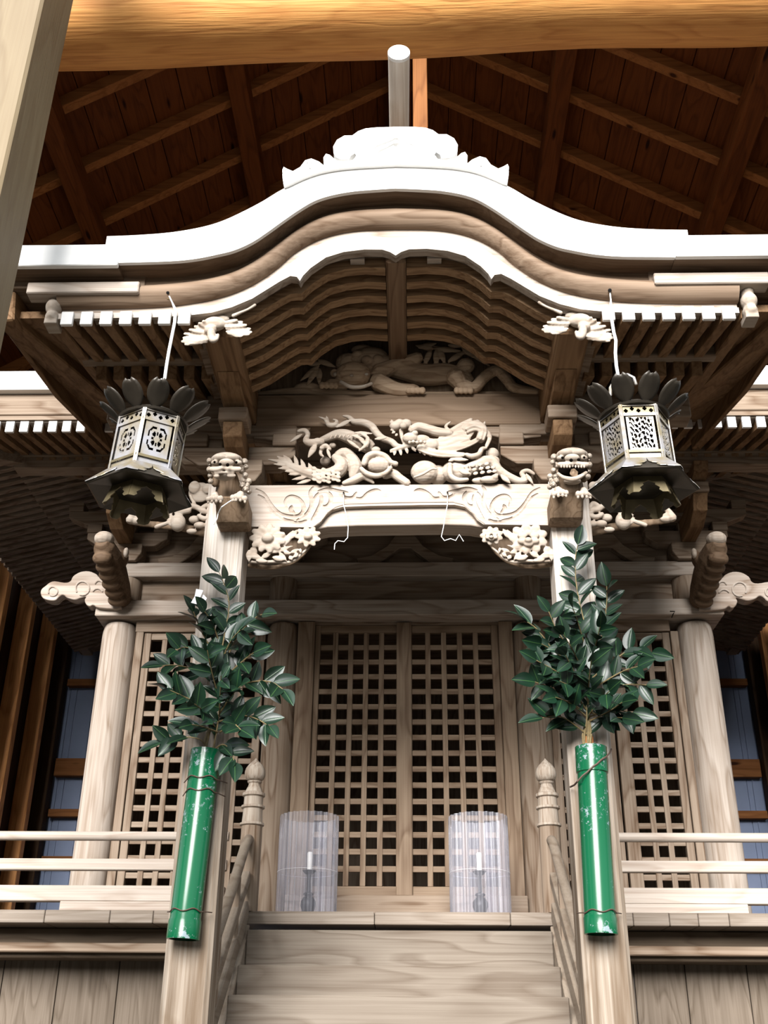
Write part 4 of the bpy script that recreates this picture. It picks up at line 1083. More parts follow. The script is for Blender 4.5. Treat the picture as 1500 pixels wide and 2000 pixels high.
r.tube([(690, 640, 44), (770, 675, 36), (850, 675, 28)], -.04); r.tube([(1030, 620, 46), (1062, 665, 30)], -.04); r.tube([(545, 650, 28), (480, 650, 24)], -.03)
r.tube([(690, 600, 40), (780, 565, 34), (865, 535, 28)], -.03)
for a in ((430, 545, 510, 578), (430, 570, 345, 640), (425, 580, 375, 662), (435, 585, 432, 655), (380, 560, 450, 560)): r.leaf(*a, 30, -.02)
for a in ((920, 500, 890, 575), (945, 500, 945, 585), (960, 500, 985, 565), (940, 495, 1060, 505), (930, 495, 850, 480), (1000, 550, 1085, 500), (1090, 505, 1185, 575), (1060, 490, 1120, 540), (870, 490, 950, 470), (1000, 480, 1080, 480)): r.leaf(*a, 32, -.02)
r.blob(1075, 570, 42, 36, -.02); r.tube([(900, 480, 8), (1000, 500, 8), (1100, 520, 8)], .0)
r.tube([(165, 692, 10), (330, 680, 18), (500, 690, 22), (700, 694, 14), (900, 692, 10), (1100, 690, 10), (1400, 690, 10)], .02)
r.blob(380, 665, 60, 26, .02)
carve('body', r.m, CVT, t, .0036)
r = Rel(5.03, lambda a, b: (430 + a / 2.2388, 460 + b / 2.2388), 2.2388)
r.tube([(528, 640, 9), (570, 662, 10), (620, 662, 9), (662, 648, 8)], -.105)
r.blob(575, 612, 10, 7, -.115); r.blob(640, 607, 10, 7, -.115); r.blob(502, 606, 9, 11, -.075)
carve('face_marks', r.m, CV, t, .003)
# ---- guardian lions
def lion(side, label, tf, mouth):
    Y = 4.74
    t = thing('lion_head_carving', label, 'carving', P(*tf(550, 1620), 4.84), 'guardian lion heads')
    r = Rel(Y, tf, 10.0)
    r.blob(530, 395, 320, 135, -.015, 240)
    for a in (400, 650): r.blob(a, 350, 150, 80, -.07, 130)
    r.blob(525, 440, 150, 80, -.115, 110)
    for a in (290, 760):
        r.blob(a, 440, 70, 50, -.075, 70)
    for a in (470, 600): pass
    for k, (a, b, c) in enumerate(((190, 400, 46), (200, 470, 36), (190, 570, 48), (205, 690, 42), (215, 800, 44), (880, 420, 55), (905, 520, 42), (830, 590, 58), (890, 680, 46), (865, 785, 62), (960, 800, 48), (840, 890, 50), (900, 960, 50), (960, 1000, 45), (930, 890, 42))):
        r.blob(a, b, c * 1.25, c * 1.25, .0 + .03 * (k % 2), c * 1.5)
        r.blob(a - 8, b + 4, c * .5, c * .5, -.035)
    r.tube([(225, 565, 52), (350, 570, 62), (470, 535, 42), (600, 565, 60), (780, 565, 52)], -.105)
    if mouth == 'closed':
        r.blob(490, 690, 210, 95, -.05, 120)
        r.tube([(300, 640, 26), (480, 628, 24), (660, 640, 26)], -.10)
        r.blob(330, 700, 60, 40, -.09); r.blob(620, 690, 90, 42, -.09)
    else:
        r.tube([(250, 720, 34), (370, 800, 44), (520, 850, 50), (700, 815, 42), (800, 740, 32)], -.085)
        r.blob(520, 890, 170, 60, -.03, 100)
    carve('head', r.m, CV, t, .0034)
    r = Rel(Y, tf, 10.0)
    r.tube([(540, 690, 200), (555, 850, 235), (570, 1020, 275), (578, 1200, 305)], .085, .8, 16, .125)
    r.blob(300, 800, 80, 130, .05)
    carve('chest', r.m, LNB, t, .006)
    r = Rel(Y, tf, 10.0)
    for q in ((165, 1155, 46), (240, 1140, 56), (325, 1135, 60), (410, 1145, 56), (640, 1120, 50), (710, 1110, 58), (795, 1115, 60), (885, 1145, 54)):
        r.blob(q[0], q[1], q[2], q[2] * 1.25, -.075, q[2] * 1.2); r.blob(q[0], q[1] + 55, q[2] * .5, q[2] * .7, -.095)
    r.tube([(300, 1060, 70), (290, 1110, 95)], -.02); r.tube([(800, 1050, 75), (780, 1100, 105)], -.02)
    carve('paws', r.m, CV, t, .0036)
    c = P(*tf(590, 1420), Y); w = 345 * r.px
    z0, z1 = P(*tf(590, 1640), Y).z, P(*tf(590, 1230), Y).z
    x0, x1 = c.x - w * .92, c.x + w * .92; za, zb = z0 + .045, z1 + .045
    build('block', MB().prism([(x0, Y + .0, zb), (x0, Y + .09, za), (x0, 4.93, za), (x0, 4.93, zb)], (x1 - x0, 0, 0)), LNB, t, bevel=.012)
    e = Rel(Y, tf, 10.0)
    for a, b, q in ((400, 470, 30), (545, 480, 34), (290, 425, 24), (715, 430, 26)): e.blob(a, b, q, q, -.15 if q > 28 else -.125, q)  # nostrils are solid black balls, the shade of the holes as colour
    build('eyes_and_nostrils', e.m, DARKHOLE, t, smooth=True)
    if mouth == 'open':
        e = Rel(Y, tf, 10.0); e.blob(510, 680, 290, 130, -.015, 90)  # black blob puts the shade of the open mouth into the colour
        build('mouth_shade', e.m, DARKHOLE, t, smooth=True)
        e = Rel(Y, tf, 10.0); e.tube([(470, 770, 60), (490, 730, 85), (500, 690, 60)], -.09, .5)
        build('tongue', e.m, CVM, t, smooth=True)
        e = Rel(Y, tf, 10.0)
        for a in range(9): e.leaf(290 + a * 56, 580 - abs(a - 4) * 2 - (20 if a == 4 else 0), 290 + a * 56, 630 - (15 if a == 4 else 0), 36, -.125)
        build('teeth', e.m, CV, t, smooth=True)
lion('left', 'carved lion head with a closed mouth on the left porch post', lambda a, b: (390 + a / 10, 860 + b / 10), 'closed')
lion('right', 'carved lion head with a wide open toothed mouth on the right porch post', lambda a, b: (1170 - a / 10, 851 + b / 10), 'open')
tag(build('wire', MB().tube([P(u, v, 4.655 if v < 1000 else 4.70) for u, v in ((456, 975), (446, 981), (433, 990), (426, 1003), (424, 1013), (418, 1024))], .0028, 6), CORD, smooth=True), 'pale bent wire hanging from the paw of the closed-mouth lion', 'wire')
# ---- beasts and flowers at the outer sides of the posts
for s, side in ((-1, 'left'), (1, 'right')):
    t = thing('beast_carving', f'pale openwork carving of leaves and fruit on the outer side of the {side} porch post', 'carving', (s * 1.05, 5.03, 3.95), 'outer post carvings')
    r = Rel(4.98, lambda a, b: (230 + a / 7.895, 920 + b / 7.895), 7.895, None if s < 0 else PXC + .01)
    r.blob(1270, 330, 185, 175, .02, 50); r.blob(1180, 250, 90, 110, .0, 45); r.blob(1380, 270, 80, 90, .0, 45)
    for p in ([(1140, 540, 44), (1230, 565, 44), (1310, 620, 42), (1390, 640, 36), (1450, 700, 30)], [(1250, 690, 36), (1330, 735, 42), (1450, 712, 30)], [(1100, 610, 46), (1000, 625, 46), (900, 640, 34)], [(590, 865, 34), (700, 825, 34), (800, 790, 26)],
              [(190, 760, 70), (250, 655, 45), (330, 590, 40), (440, 520, 18)], [(770, 450, 30), (830, 365, 28), (900, 390, 38), (1000, 420, 28)], [(800, 840, 14), (880, 690, 14), (970, 575, 18), (1060, 560, 20)], [(250, 700, 30), (310, 710, 22), (330, 740, 14)],
              [(1150, 560, 34), (1180, 500, 30), (1150, 450, 26), (1120, 380, 24)], [(1320, 560, 40), (1390, 530, 40), (1430, 600, 30)]): r.tube(p, -.03)
    r.blob(1180, 750, 85, 64, -.01); r.blob(1260, 835, 88, 54, -.03); r.blob(1390, 840, 74, 52, -.02); r.blob(1140, 930, 84, 44, -.02); r.blob(930, 800, 118, 140, -.02, 110)
    r.blob(280, 770, 100, 64, -.02); r.leaf(380, 600, 478, 665, 56, -.03); r.blob(790, 480, 95, 46, -.02); r.blob(925, 440, 55, 42, -.04)
    for k in range(4): r.leaf(840, 780 - k * 40, 740 + k * 22, 745 - k * 50, 52, -.03)
    for k in range(5): r.leaf(720 + k * 34, 470, 735 + k * 38, 525, 22, -.05)
    carve('figures', r.m, CV, t, .0045)
    r = Rel(5.02, lambda a, b: (230 + a / 7.895, 920 + b / 7.895), 7.895, None if s < 0 else PXC + .01)
    r.tube([(1420, 960, 70), (1250, 930, 70), (1050, 880, 66), (850, 850, 66), (600, 830, 55), (300, 800, 50)], .03, .7)
    carve('backing', r.m, CVM, t, .008)
# ---- flower brackets under the rainbow beam
for s, side in ((-1, 'left'), (1, 'right')):
    t = thing('flower_bracket', f'corner bracket carved with {"daisy-like flowers" if s < 0 else "peonies"} under the {side} end of the carved cross beam', 'carving', (s * .6, 5.0, 3.73), 'flower brackets')
    r = Rel(4.975, lambda a, b: (480 + a / 9.375, 1020 + b / 9.375), 9.375, None if s < 0 else PXC + .012)
    def daisy(cx, cy, R, n, d):
        for k in range(n):
            a = 2 * math.pi * (k + .5) / n
            r.tube([(cx + R * .35 * math.cos(a), cy + R * .28 * math.sin(a), R * .11), (cx + R * .7 * math.cos(a), cy + R * .56 * math.sin(a), R * .25), (cx + R * .97 * math.cos(a), cy + R * .78 * math.sin(a), R * .19)], d, .6, 8)
        r.blob(cx, cy, R * .36, R * .30, d - .015, R * .3)
    def peony(cx, cy, R, d):
        for k in range(9):
            a = 2 * math.pi * k / 9
            r.blob(cx + R * .72 * math.cos(a), cy + R * .55 * math.sin(a), R * .36, R * .26, d + .008, R * .16, math.degrees(a))
        for k in range(6):
            a = 2 * math.pi * (k + .5) / 6
            r.blob(cx + R * .38 * math.cos(a), cy + R * .3 * math.sin(a), R * .26, R * .18, d - .015, R * .15)
        r.blob(cx, cy + R * .1, R * .2, R * .16, d - .03)
    if s < 0:
        daisy(400, 290, 300, 11, -.03); daisy(1140, 260, 220, 9, -.03)
    else:
        peony(480, 310, 330, -.03); peony(1150, 260, 200, -.03)
    for a in ((700, 420, 880, 130, 130), (820, 300, 960, 120, 110), (640, 330, 780, 380, 110), (480, 560, 900, 420, 90), (700, 540, 830, 580, 90), (100, 480, 220, 560, 120), (80, 600, 300, 660, 130), (300, 640, 480, 560, 110), (500, 640, 720, 700, 110), (620, 560, 760, 720, 90), (800, 620, 860, 700, 90),
              (820, 560, 1000, 480, 80), (880, 640, 980, 560, 80), (60, 520, 60, 740, 120), (200, 700, 440, 720, 90), (1000, 480, 1010, 590, 60), (480, 500, 660, 470, 90), (900, 560, 960, 600, 60)): r.leaf(*a, -.02)
    r.tube([(60, 720, 30), (300, 730, 30), (560, 720, 30), (740, 740, 30), (900, 690, 26), (1040, 560, 22), (1150, 470, 20)], .0)
    carve('flowers', r.m, CV, t, .004)
    r = Rel(5.0, lambda a, b: (480 + a / 9.375, 1020 + b / 9.375), 9.375, None if s < 0 else PXC + .012)
    for q in range(3):
        r.tube([(60, 790, 40), (300, 820, 44), (500, 830, 40), (700, 790, 36), (860, 740, 32), (1000, 640, 30), (1120, 520, 26), (1260, 300, 22)], .02 + .035 * q)
    r.blob(640, 400, 560, 290, .075, 60)
    carve('backing', r.m, CVM, t, .007)
# ---- cranes on the purlin ends
for s, side in ((-1, 'left'), (1, 'right')):
    t = thing('crane_carving', f'white carved crane with spread wings on the end of the {side} porch purlin', 'carving', (s * .85, 4.22, 4.6), 'carved cranes')
    r = Rel(4.115, lambda a, b: (340 + a / 6.06, 570 + b / 6.06), 6.06, None if s < 0 else PXC + .005)
    r.blob(480, 380, 150, 95, .0, 90); r.blob(430, 450, 80, 70, -.02)
    r.tube([(440, 470, 52), (440, 530, 48), (460, 575, 40), (500, 560, 30)], -.06); r.tube([(505, 560, 26), (520, 510, 22)], -.05)
    lw = ((400, 560, 100, 588), (390, 590, 140, 622), (395, 540, 118, 545), (390, 520, 130, 498), (395, 490, 190, 450), (400, 460, 250, 412), (410, 430, 300, 375), (360, 580, 200, 610), (420, 410, 350, 350))
    for k, a in enumerate(lw): r.feather(*a, 66, -.005 + .008 * (k % 2), .4, -.03 + .008 * (k % 2))
    rw = ((620, 470, 910, 478), (620, 440, 895, 440), (620, 410, 850, 395), (610, 380, 800, 360), (640, 490, 880, 505), (650, 500, 790, 525), (600, 360, 740, 338))
    for k, a in enumerate(rw): r.feather(*a, 62, -.005 + .008 * (k % 2), .4, -.03 + .008 * (k % 2))
    r.blob(260, 530, 150, 66, .004, 22, -12); r.blob(750, 430, 140, 60, .004, 22, 14)
    r.blob(645, 265, 75, 42, .02); r.tube([(700, 285, 28), (800, 240, 20), (880, 205, 18), (960, 155, 22)], .0); r.leaf(560, 290, 540, 235, 30, .02)
    r.blob(560, 330, 110, 60, .02)
    carve('bird', r.m, CV, t, .004)
    r = Rel(4.15, lambda a, b: (340 + a / 6.06, 570 + b / 6.06), 6.06, None if s < 0 else PXC + .005)
    for a in ((470, 310, 310, 345), (470, 300, 350, 300), (480, 290, 420, 275), (500, 300, 470, 265), (640, 330, 700, 320)): r.leaf(*a, 36, .0)
    r.blob(480, 330, 120, 40, .02)
    carve('tail_feathers', r.m, CVM, t, .004)
# ------------------------------------------------------------------ hanging lanterns
def lantern(side, cx, yaw, pat, label, dz, tilt):
    cy = 4.06
    zt, zb = 4.02 + dz, 3.745 + dz
    t = thing('hanging_lantern', label, 'lantern', (cx, cy, zb), 'hanging metal lanterns')
    tl = Vector((tilt, 0, 1))
    def q(r, a, z): return Vector((cx + r * math.cos(a) + tilt * (z - zt), cy + r * math.sin(a), z))
    ang = [yaw + math.pi / 3 * k for k in range(6)]
    R = .150
    def lerp2(a, b, f): return a + (b - a) * f
    zpan0, zpan1, zfr = zb + .05, zb + .225, zb + .275
    for k in range(6):
        a, b = ang[k], ang[(k + 1) % 6]
        # pierced side panel: a sheet with real openings
        m = MB(); N = 34; M = 30
        w = R
        keep = {}
        def vert(i, j):
            if (i, j) not in keep:
                f = .10 + .80 * i / N; z = lerp2(zpan0, zpan1, j / M)
                keep[(i, j)] = len(m.v)
                m.v.append(q(R * .97, a, z).lerp(q(R * .97, b, z), f))
            return keep[(i, j)]
        for i in range(N):
            for j in range(M):
                x, y = (i + .5) / N * 2 - 1, (j + .5) / M * 2 - 1
                if pat == 'fret':
                    hole = False
                    if abs(x) < .84 and abs(y) < .84:
                        X, Y = x * 3.6 + .35 * math.sin(y * 5 + k), y * 3.4 + .35 * math.sin(x * 6 + k * 2)
                        ro = math.floor(Y); X2 = X + (.5 if ro % 2 else 0)
                        fx, fy = X2 - math.floor(X2) - .5, Y - ro - .5
                        rr = .46 + .07 * math.sin(3 * math.floor(X2) + 5 * ro)
                        hole = fx * fx + fy * fy < rr * rr and fx * .8 + fy > -.25
                else:
                    u, v = abs(x), abs(y)
                    d = math.hypot(u - .08, v - .06)
                    hole = (.56 < max(u, v * 1.05) < .68 and max(u, v) < .68 and not (u > .50 and v > .50) and min(u, v) < .42 and not min(u, v) < .10)
                    hole = hole or (u > .42 and v > .42 and .92 < u + v < 1.10)
                    an = math.atan2(y, x)
                    ra = math.hypot(x, y)
                    hole = hole or (.20 < ra < .46 and abs(math.sin(2 * an)) > .75)
                    hole = hole or (.22 < ra < .42 and abs(math.sin(2 * an)) < .25)
                if not hole:
                    m.f.append((vert(i, j), vert(i + 1, j), vert(i + 1, j + 1), vert(i, j + 1))); m.mi.append(0)
        build('pierced_panel', m, SIL, t, solid=.003)
        # frieze above with round holes
        m = MB(); keep = {}
        N2, M2 = 30, 8
        def vert2(i, j):
            if (i, j) not in keep:
                f = .04 + .92 * i / N2; z = lerp2(zpan1 + .006, zfr - .004, j / M2)
                keep[(i, j)] = len(m.v)
                m.v.append(q(R * .97, a, z).lerp(q(R * .97, b, z), f))
            return keep[(i, j)]
        for i in range(N2):
            for j in range(M2):
                g = (i + .5) / N2 * 5; h = (j + .5) / M2
                c = g - math.floor(g) - .5
                yy = h - (.62 if int(g) % 2 else .40)
                if not (c * c * .8 + yy * yy * 1.1 < .075):
                    m.f.append((vert2(i, j), vert2(i + 1, j), vert2(i + 1, j + 1), vert2(i, j + 1))); m.mi.append(0)
        build('frieze_band', m, GLD if pat == 'fret' else SIL, t, solid=.003)
        f0, f1 = q(R * .965, a, zb + .010), q(R * .965, b, zb + .010)
        m = MB().prism([q(R * .965, a, zb + .01), q(R * .965, b, zb + .01), q(R * .965, b, zpan0 - .01), q(R * .965, a, zpan0 - .01)], (f0 - q(R * .94, a, zb + .01)) * -.2)
        build('base_panel', m, SIL, t)
        build('corner_strip', MB().bar(q(R, a, zb), q(R, a, zfr), .018, .006, (math.cos(a), math.sin(a), 0)), SIL, t, bevel=.001)
    for z, h in ((zpan0 - .006, .012), (zpan1, .014), (zfr - .002, .012), (zb + .006, .012)):
        rows = [[q(rr, a, zz) for a in ang + ang[:1]] for rr, zz in ((R * 1.005, z - h / 2), (R * 1.03, z - h / 2), (R * 1.03, z + h / 2), (R * 1.005, z + h / 2), (R * 1.005, z - h / 2))]
        build('rail', MB().grid(rows), GLD if z < zpan1 else SIL, t)
    # black core added behind the panels as the shade seen through the holes
    build('shade_core', MB().lathe([(R * .55, zb + .02), (R * .55, zfr - .01)], (cx, cy, 0), 6), DARKHOLE, t)
    # lotus petals round the top
    n = 11
    for k in range(n):
        a = yaw + 2 * math.pi * (k + .5) / n
        m = MB(); rows = []
        for i in range(9):
            f = i / 8
            rad = .140 + .105 * f
            z = zt + .002 + .085 * f
            wd = .047 * math.sqrt(max(.10, 1 - ((f - .52) / .50) ** 2))
            row = []
            for j in range(7):
                g = (j - 3) / 3
                c = q(rad + .004 * f * math.cos(7 * g), a, z + .010 * g * g)
                row.append(c + Vector((-math.sin(a), math.cos(a), 0)) * wd * g)
            rows.append(row)
        m.grid(rows)
        build('petal', m, BRZ, t, smooth=True, solid=.003)
    build('cap', MB().lathe([(.152, zt - .002), (.158, zt + .006), (.12, zt + .035), (.06, zt + .06), (.02, zt + .075), (.012, zt + .10)], (cx, cy, 0), 24), BRZ, t, smooth=True)
    # flaring skirt, its lit corner mounts and its feet
    r0, r1, z0, z1 = R * 1.02, .232, zb + .004, zb - .075
    m = MB()
    rows = []
    for f in (0, .35, .7, 1.0):
        ra = r0 + (r1 - r0) * f; z = z0 + (z1 - z0) * (f ** .85)
        rows.append([q(ra, a, z) for a in ang + ang[:1]])
    m.grid(rows)
    m.add([q(r1, a, z1) for a in ang] + [q(r1 * .96, a, z1 - .004) for a in ang] + [q(.105, a, z1 + .015) for a in ang],
          [(k, (k + 1) % 6, 6 + (k + 1) % 6, 6 + k) for k in range(6)] + [(6 + k, 6 + (k + 1) % 6, 12 + (k + 1) % 6, 12 + k) for k in range(6)] + [(12, 13, 14, 15, 16, 17)])
    build('skirt', m, BRZ, t)
    for k in range(6):
        a = ang[k]
        m = MB()
        for s in (-1, 1):
            b = ang[(k + s) % 6]
            pr = [(0, 0), (.0, 1.0), (.10, 1.0), (.20, .93), (.22, .84), (.32, .82), (.36, .66), (.27, .6), (.33, .48), (.42, .40), (.48, .26), (.5, 0.02)]
            pts = []
            for g, f in pr:
                ra = r0 + (r1 - r0) * f; z = z0 + (z1 - z0) * (f ** .85)
                pts.append(q(ra + .004, a, z + .004).lerp(q(ra + .004, b, z + .004), g))
            m.prism(pts, (.0, 0, .003))
        build('corner_mount', m, SIL, t)
        m = MB()
        b = ang[(k + 1) % 6]
        zz = z1 + .012; rf = .118
        A0, B0 = q(rf, a, zz), q(rf, b, zz)
        A1, B1 = q(rf + .025, a, zz - .085), q(rf + .025, b, zz - .085)
        def fp(g, f): return A0.lerp(B0, g).lerp(A1.lerp(B1, g), f)
        out = [fp(0, 0), fp(0, 1), fp(.16, 1), fp(.24, .86), (fp(.20, .72)), fp(.32, .55), fp(.30, .45), fp(.5, .26), fp(.70, .45), fp(.68, .55), fp(.80, .72), fp(.76, .86), fp(.84, 1), fp(1, 1), fp(1, 0)]
        nn = (q(rf, (a + b) / 2 if abs(a - b) < 2 else a + math.pi / 6, zz) - Vector((cx, cy, zz))).normalized() * .004
        m.prism(out, nn)
        build('foot', m, GLD, t)
    build('hook', MB().tube([q(.0, 0, zt + .09), q(.0, 0, zt + .15), q(.018, 0, zt + .185), q(.02, 0, zt + .225), q(.0, 0, zt + .245), q(-.016, 0, zt + .225)], .0065, 8), IRON if pat == 'fret' else CORD, t, smooth=True)
    return t
cL, cR = P(296, 850, 4.06), P(1240, 850, 4.06)
lantern('left', cL.x, math.radians(-90), 'scroll', 'hexagonal metal lantern with scroll cut-outs hanging at the left of the porch', 0, .06)
lantern('right', cR.x, math.radians(-62), 'fret', 'hexagonal metal lantern with close pebble-like fretwork hanging at the right of the porch', .01, -.03)
for side, pts, nail in (('left', [(328, 573), (336, 590), (343, 606), (341, 630), (337, 650), (330, 685), (325, 715), (322, 738), (317, 748)], (328, 572)),
                        ('right', [(1191, 568), (1193, 585), (1193, 600), (1195, 625), (1199, 650), (1203, 665), (1202, 690), (1204, 715), (1208, 738)], (1191, 567))):
    tag(build('cord', MB().tube([P(u, v, 4.055) for u, v in pts], [.0035, .0035] + [.0075] * (len(pts) - 2), 8), CORD, smooth=True), f'white cord holding up the lantern at the {side}', 'cord', 'lantern cords')
    tag(build('nail', MB().tube([P(*nail, 4.045), P(*nail, 4.11)], [.009, .005], 10), IRON), f'nail in the gable board holding the {side} lantern cord', 'nail', 'lantern nails')
e = thing('lantern_ring', 'pale curved handle ring over the petals of the right lantern', 'ring', P(1208, 770, 4.055))
build('ring', MB().tube([P(u, v, 4.05) for u, v in ((1192, 772), (1192, 758), (1200, 744), (1212, 736), (1226, 732), (1238, 738), (1242, 750))], .0075, 8), SIL, e, smooth=True)

# ------------------------------------------------------------------ green pipes tied to the posts
def pipe(side, top, bot, bands, label):
    a, b = P(*top, 4.853), P(*bot, 4.853)
    d = (b - a)
    t = thing('flower_pipe', label, 'pipe', b, 'green pipe vases')
    R = .068
    m = MB()
    N = 40
    prof = []
    L = d.length
    for f0, f1, r in bands: prof += [(f0, r), (f1, r)]
    ax = d.normalized()
    rot = Vector((0, 0, -1)).rotation_difference(ax).to_matrix()
    ring = []
    def circ(f, r): return [a + ax * (f * L) + rot @ Vector((r * math.cos(2 * math.pi * j / N), r * math.sin(2 * math.pi * j / N), 0)) for j in range(N)]
    rows = [circ(f, r) for f, r in [(.10, R * .86), (0.0, R * .86), (0.0, R * bands[0][2] / 1.0 if False else bands[0][2])] + prof + [(1.0, R * .86)]]
    rows = [r + r[:1] for r in rows]
    m.grid(rows)
    m.add(circ(.10, R * .86), [tuple(range(N))]); m.add(circ(.97, R * .9), [tuple(range(N))])
    o = build('tube', m, GRN, t, smooth=True)
    return t, a, ax, L, R
t, a, ax, L, R = pipe('left', (403, 1466), (357, 1835), [(0, .17, .069), (.172, .90, .0665), (.905, .91, .0695), (.912, 1.0, .0705)], 'green pipe holding evergreen branches on the left porch post')
def hoop(f, r, tail, label, mat=WIRE):
    c = a + ax * (f * L)
    pts = []
    for k in range(19):
        an = math.pi * (1.02 + .96 * k / 18) if True else 0
        pts.append(c + Vector((r * math.cos(an), r * math.sin(an) * 1.0, .006 * math.sin(5 * an))))
    pts = [pts[0] + Vector((-.02, .05, tail))] + pts + [pts[-1] + Vector((.03, .06, tail))]
    return tag(build('wire_tie', MB().tube(pts, .0026, 6), mat, smooth=True), label, 'wire', 'wire ties round the green pipes')
hoop(.165, .0725, 0.0, 'dark wire round the collar of the left green pipe')
hoop(.235, .0705, -.004, 'rusty twisted wire tying the left green pipe to its post')
hoop(.86, .0705, .004, 'thin wire round the foot of the left green pipe')
t, a, ax, L, R = pipe('right', (1154, 1460), (1174, 1825), [(0, .145, .0715), (.15, .90, .0665), (.905, .915, .0685), (.918, 1.0, .0705)], 'green pipe with pale blotches holding evergreen branches on the right porch post')
pts = [P(u, v, y) for u, v, y in ((1114, 1537, 4.92), (1122, 1533, 4.86), (1128, 1526, 4.80), (1138, 1515, 4.785), (1148, 1507, 4.78), (1158, 1497, 4.778), (1166, 1492, 4.78), (1174, 1484, 4.785), (1184, 1478, 4.80), (1191, 1470, 4.85), (1194, 1463, 4.92))]
tag(build('wire_tie', MB().tube(pts, .0042, 6), WIRE, smooth=True), 'rusty twisted wire slanting across the top of the right green pipe', 'wire', 'wire ties round the green pipes')
hoop(.89, .0705, .004, 'thin wire round the foot of the right green pipe')
c = P(1150, 1462, 4.86)
t = thing('wood_stub', 'short brown wooden stub with a turquoise tie in the right green pipe', 'stub', (c.x, 4.86, c.z - .06))
build('stub', MB().box(c.x - .022, c.x + .022, 4.845, 4.885, c.z - .06, c.z + .055), CEZ, t, bevel=.003)
build('tie', MB().box(c.x - .025, c.x + .025, 4.842, 4.888, c.z + .012, c.z + .020), plain('turquoise_tie', (.03, .35, .33), .5), t)

# ------------------------------------------------------------------ evergreen branches
rnd = random.Random(11)
def add_leaf(m, base, dirv, nrm, ln, wd):
    dirv = dirv.normalized()
    side = dirv.cross(nrm)
    if side.length < 1e-4: side = Vector((1, 0, 0))
    side.normalize(); nrm = side.cross(dirv).normalized()
    K = 8
    vs = []
    for i in range(K + 1):
        f = i / K
        w = wd * .5 * (math.sin(math.pi * min(1, f ** .82)) ** .8 if 0 < f < 1 else 0.02)
        c = base + dirv * (ln * f) - nrm * (.14 * ln * f * f) + nrm * .0
        e = .09 * w / max(wd, 1e-6)
        r = min(.022 * wd, w * .9)
        vs += [c - side * w + nrm * w * .32, c - side * w * .55 + nrm * w * .10, c - side * r, c + nrm * .0006 - side * 0, c + side * r, c + side * w * .55 + nrm * w * .10, c + side * w + nrm * w * .32]
    n0 = len(m.v)
    m.v += vs
    for i in range(K):
        for j in range(6):
            a = n0 + i * 7 + j
            m.f.append((a, a + 1, a + 8, a + 7)); m.mi.append(1 if j in (2, 3) else 0)
def bunch(side, base, twigs, label):
    b0 = P(*base, 4.853)
    t = thing('evergreen_branch', label, 'plant', b0, 'evergreen branches in pipes')
    m = MB()
    for k in range(5):
        a = rnd.uniform(0, 6.28)
        m.tube([b0 + Vector((.03 * math.cos(a), .03 * math.sin(a), -.09)), b0 + Vector((.025 * math.cos(a + 1), .02 * math.sin(a + 1), .05)), b0 + Vector((.01, -.01, .16))], .005, 6)
    build('stems', m, STEM, t, smooth=True)
    for tw in twigs:
        dep = tw[0]; pts = tw[1:]
        n = len(pts)
        q = [P(u, v, 4.845 + (dep * i / (n - 1))) for i, (u, v) in enumerate(pts)]
        qq = q
        for _ in range(2): qq = [qq[0]] + [x for a, b in zip(qq[:-1], qq[1:]) for x in (a.lerp(b, .25), a.lerp(b, .75))] + [qq[-1]]
        tg = build('twig', MB().tube(qq, [.0042 - .0025 * i / len(qq) for i in range(len(qq))], 6), STEM, t, smooth=True)
        tot = sum((b - a).length for a, b in zip(qq[:-1], qq[1:]))
        m = MB(); sp = .034; s_ = tot; k = 0
        acc = [0]
        for a, b in zip(qq[:-1], qq[1:]): acc.append(acc[-1] + (b - a).length)
        def at(x):
            x = min(max(x, 0), tot)
            for i in range(len(acc) - 1):
                if acc[i + 1] >= x - 1e-9:
                    f = (x - acc[i]) / max(1e-9, acc[i + 1] - acc[i])
                    return qq[i].lerp(qq[i + 1], f), (qq[i + 1] - qq[i]).normalized()
            return qq[-1], (qq[-1] - qq[-2]).normalized()
        while s_ > .05:
            c, dr = at(s_)
            view = (CAM - c).normalized()
            up = Vector((0, 0, 1))
            nr = (view * rnd.uniform(.5, 1.0) + up * rnd.uniform(.1, .8) + Vector((rnd.uniform(-.55, .55), rnd.uniform(-.3, .3), rnd.uniform(-.3, .3)))).normalized()
            lat = dr.cross(nr).normalized()
            if k == 0: d = dr + lat * rnd.uniform(-.25, .25)
            else: d = dr * rnd.uniform(.55, .95) + lat * (1 if k % 2 else -1) * rnd.uniform(.7, 1.1) + Vector((0, 0, rnd.uniform(-.05, .2)))
            ln = rnd.uniform(.092, .128)
            add_leaf(m, c, d, nr, ln, ln * rnd.uniform(.50, .60))
            s_ -= sp * rnd.uniform(.7, 1.1); k += 1
        build('leaves', m, [LEAF, LEAFRIB], tg, smooth=True, fix=False)
    return t
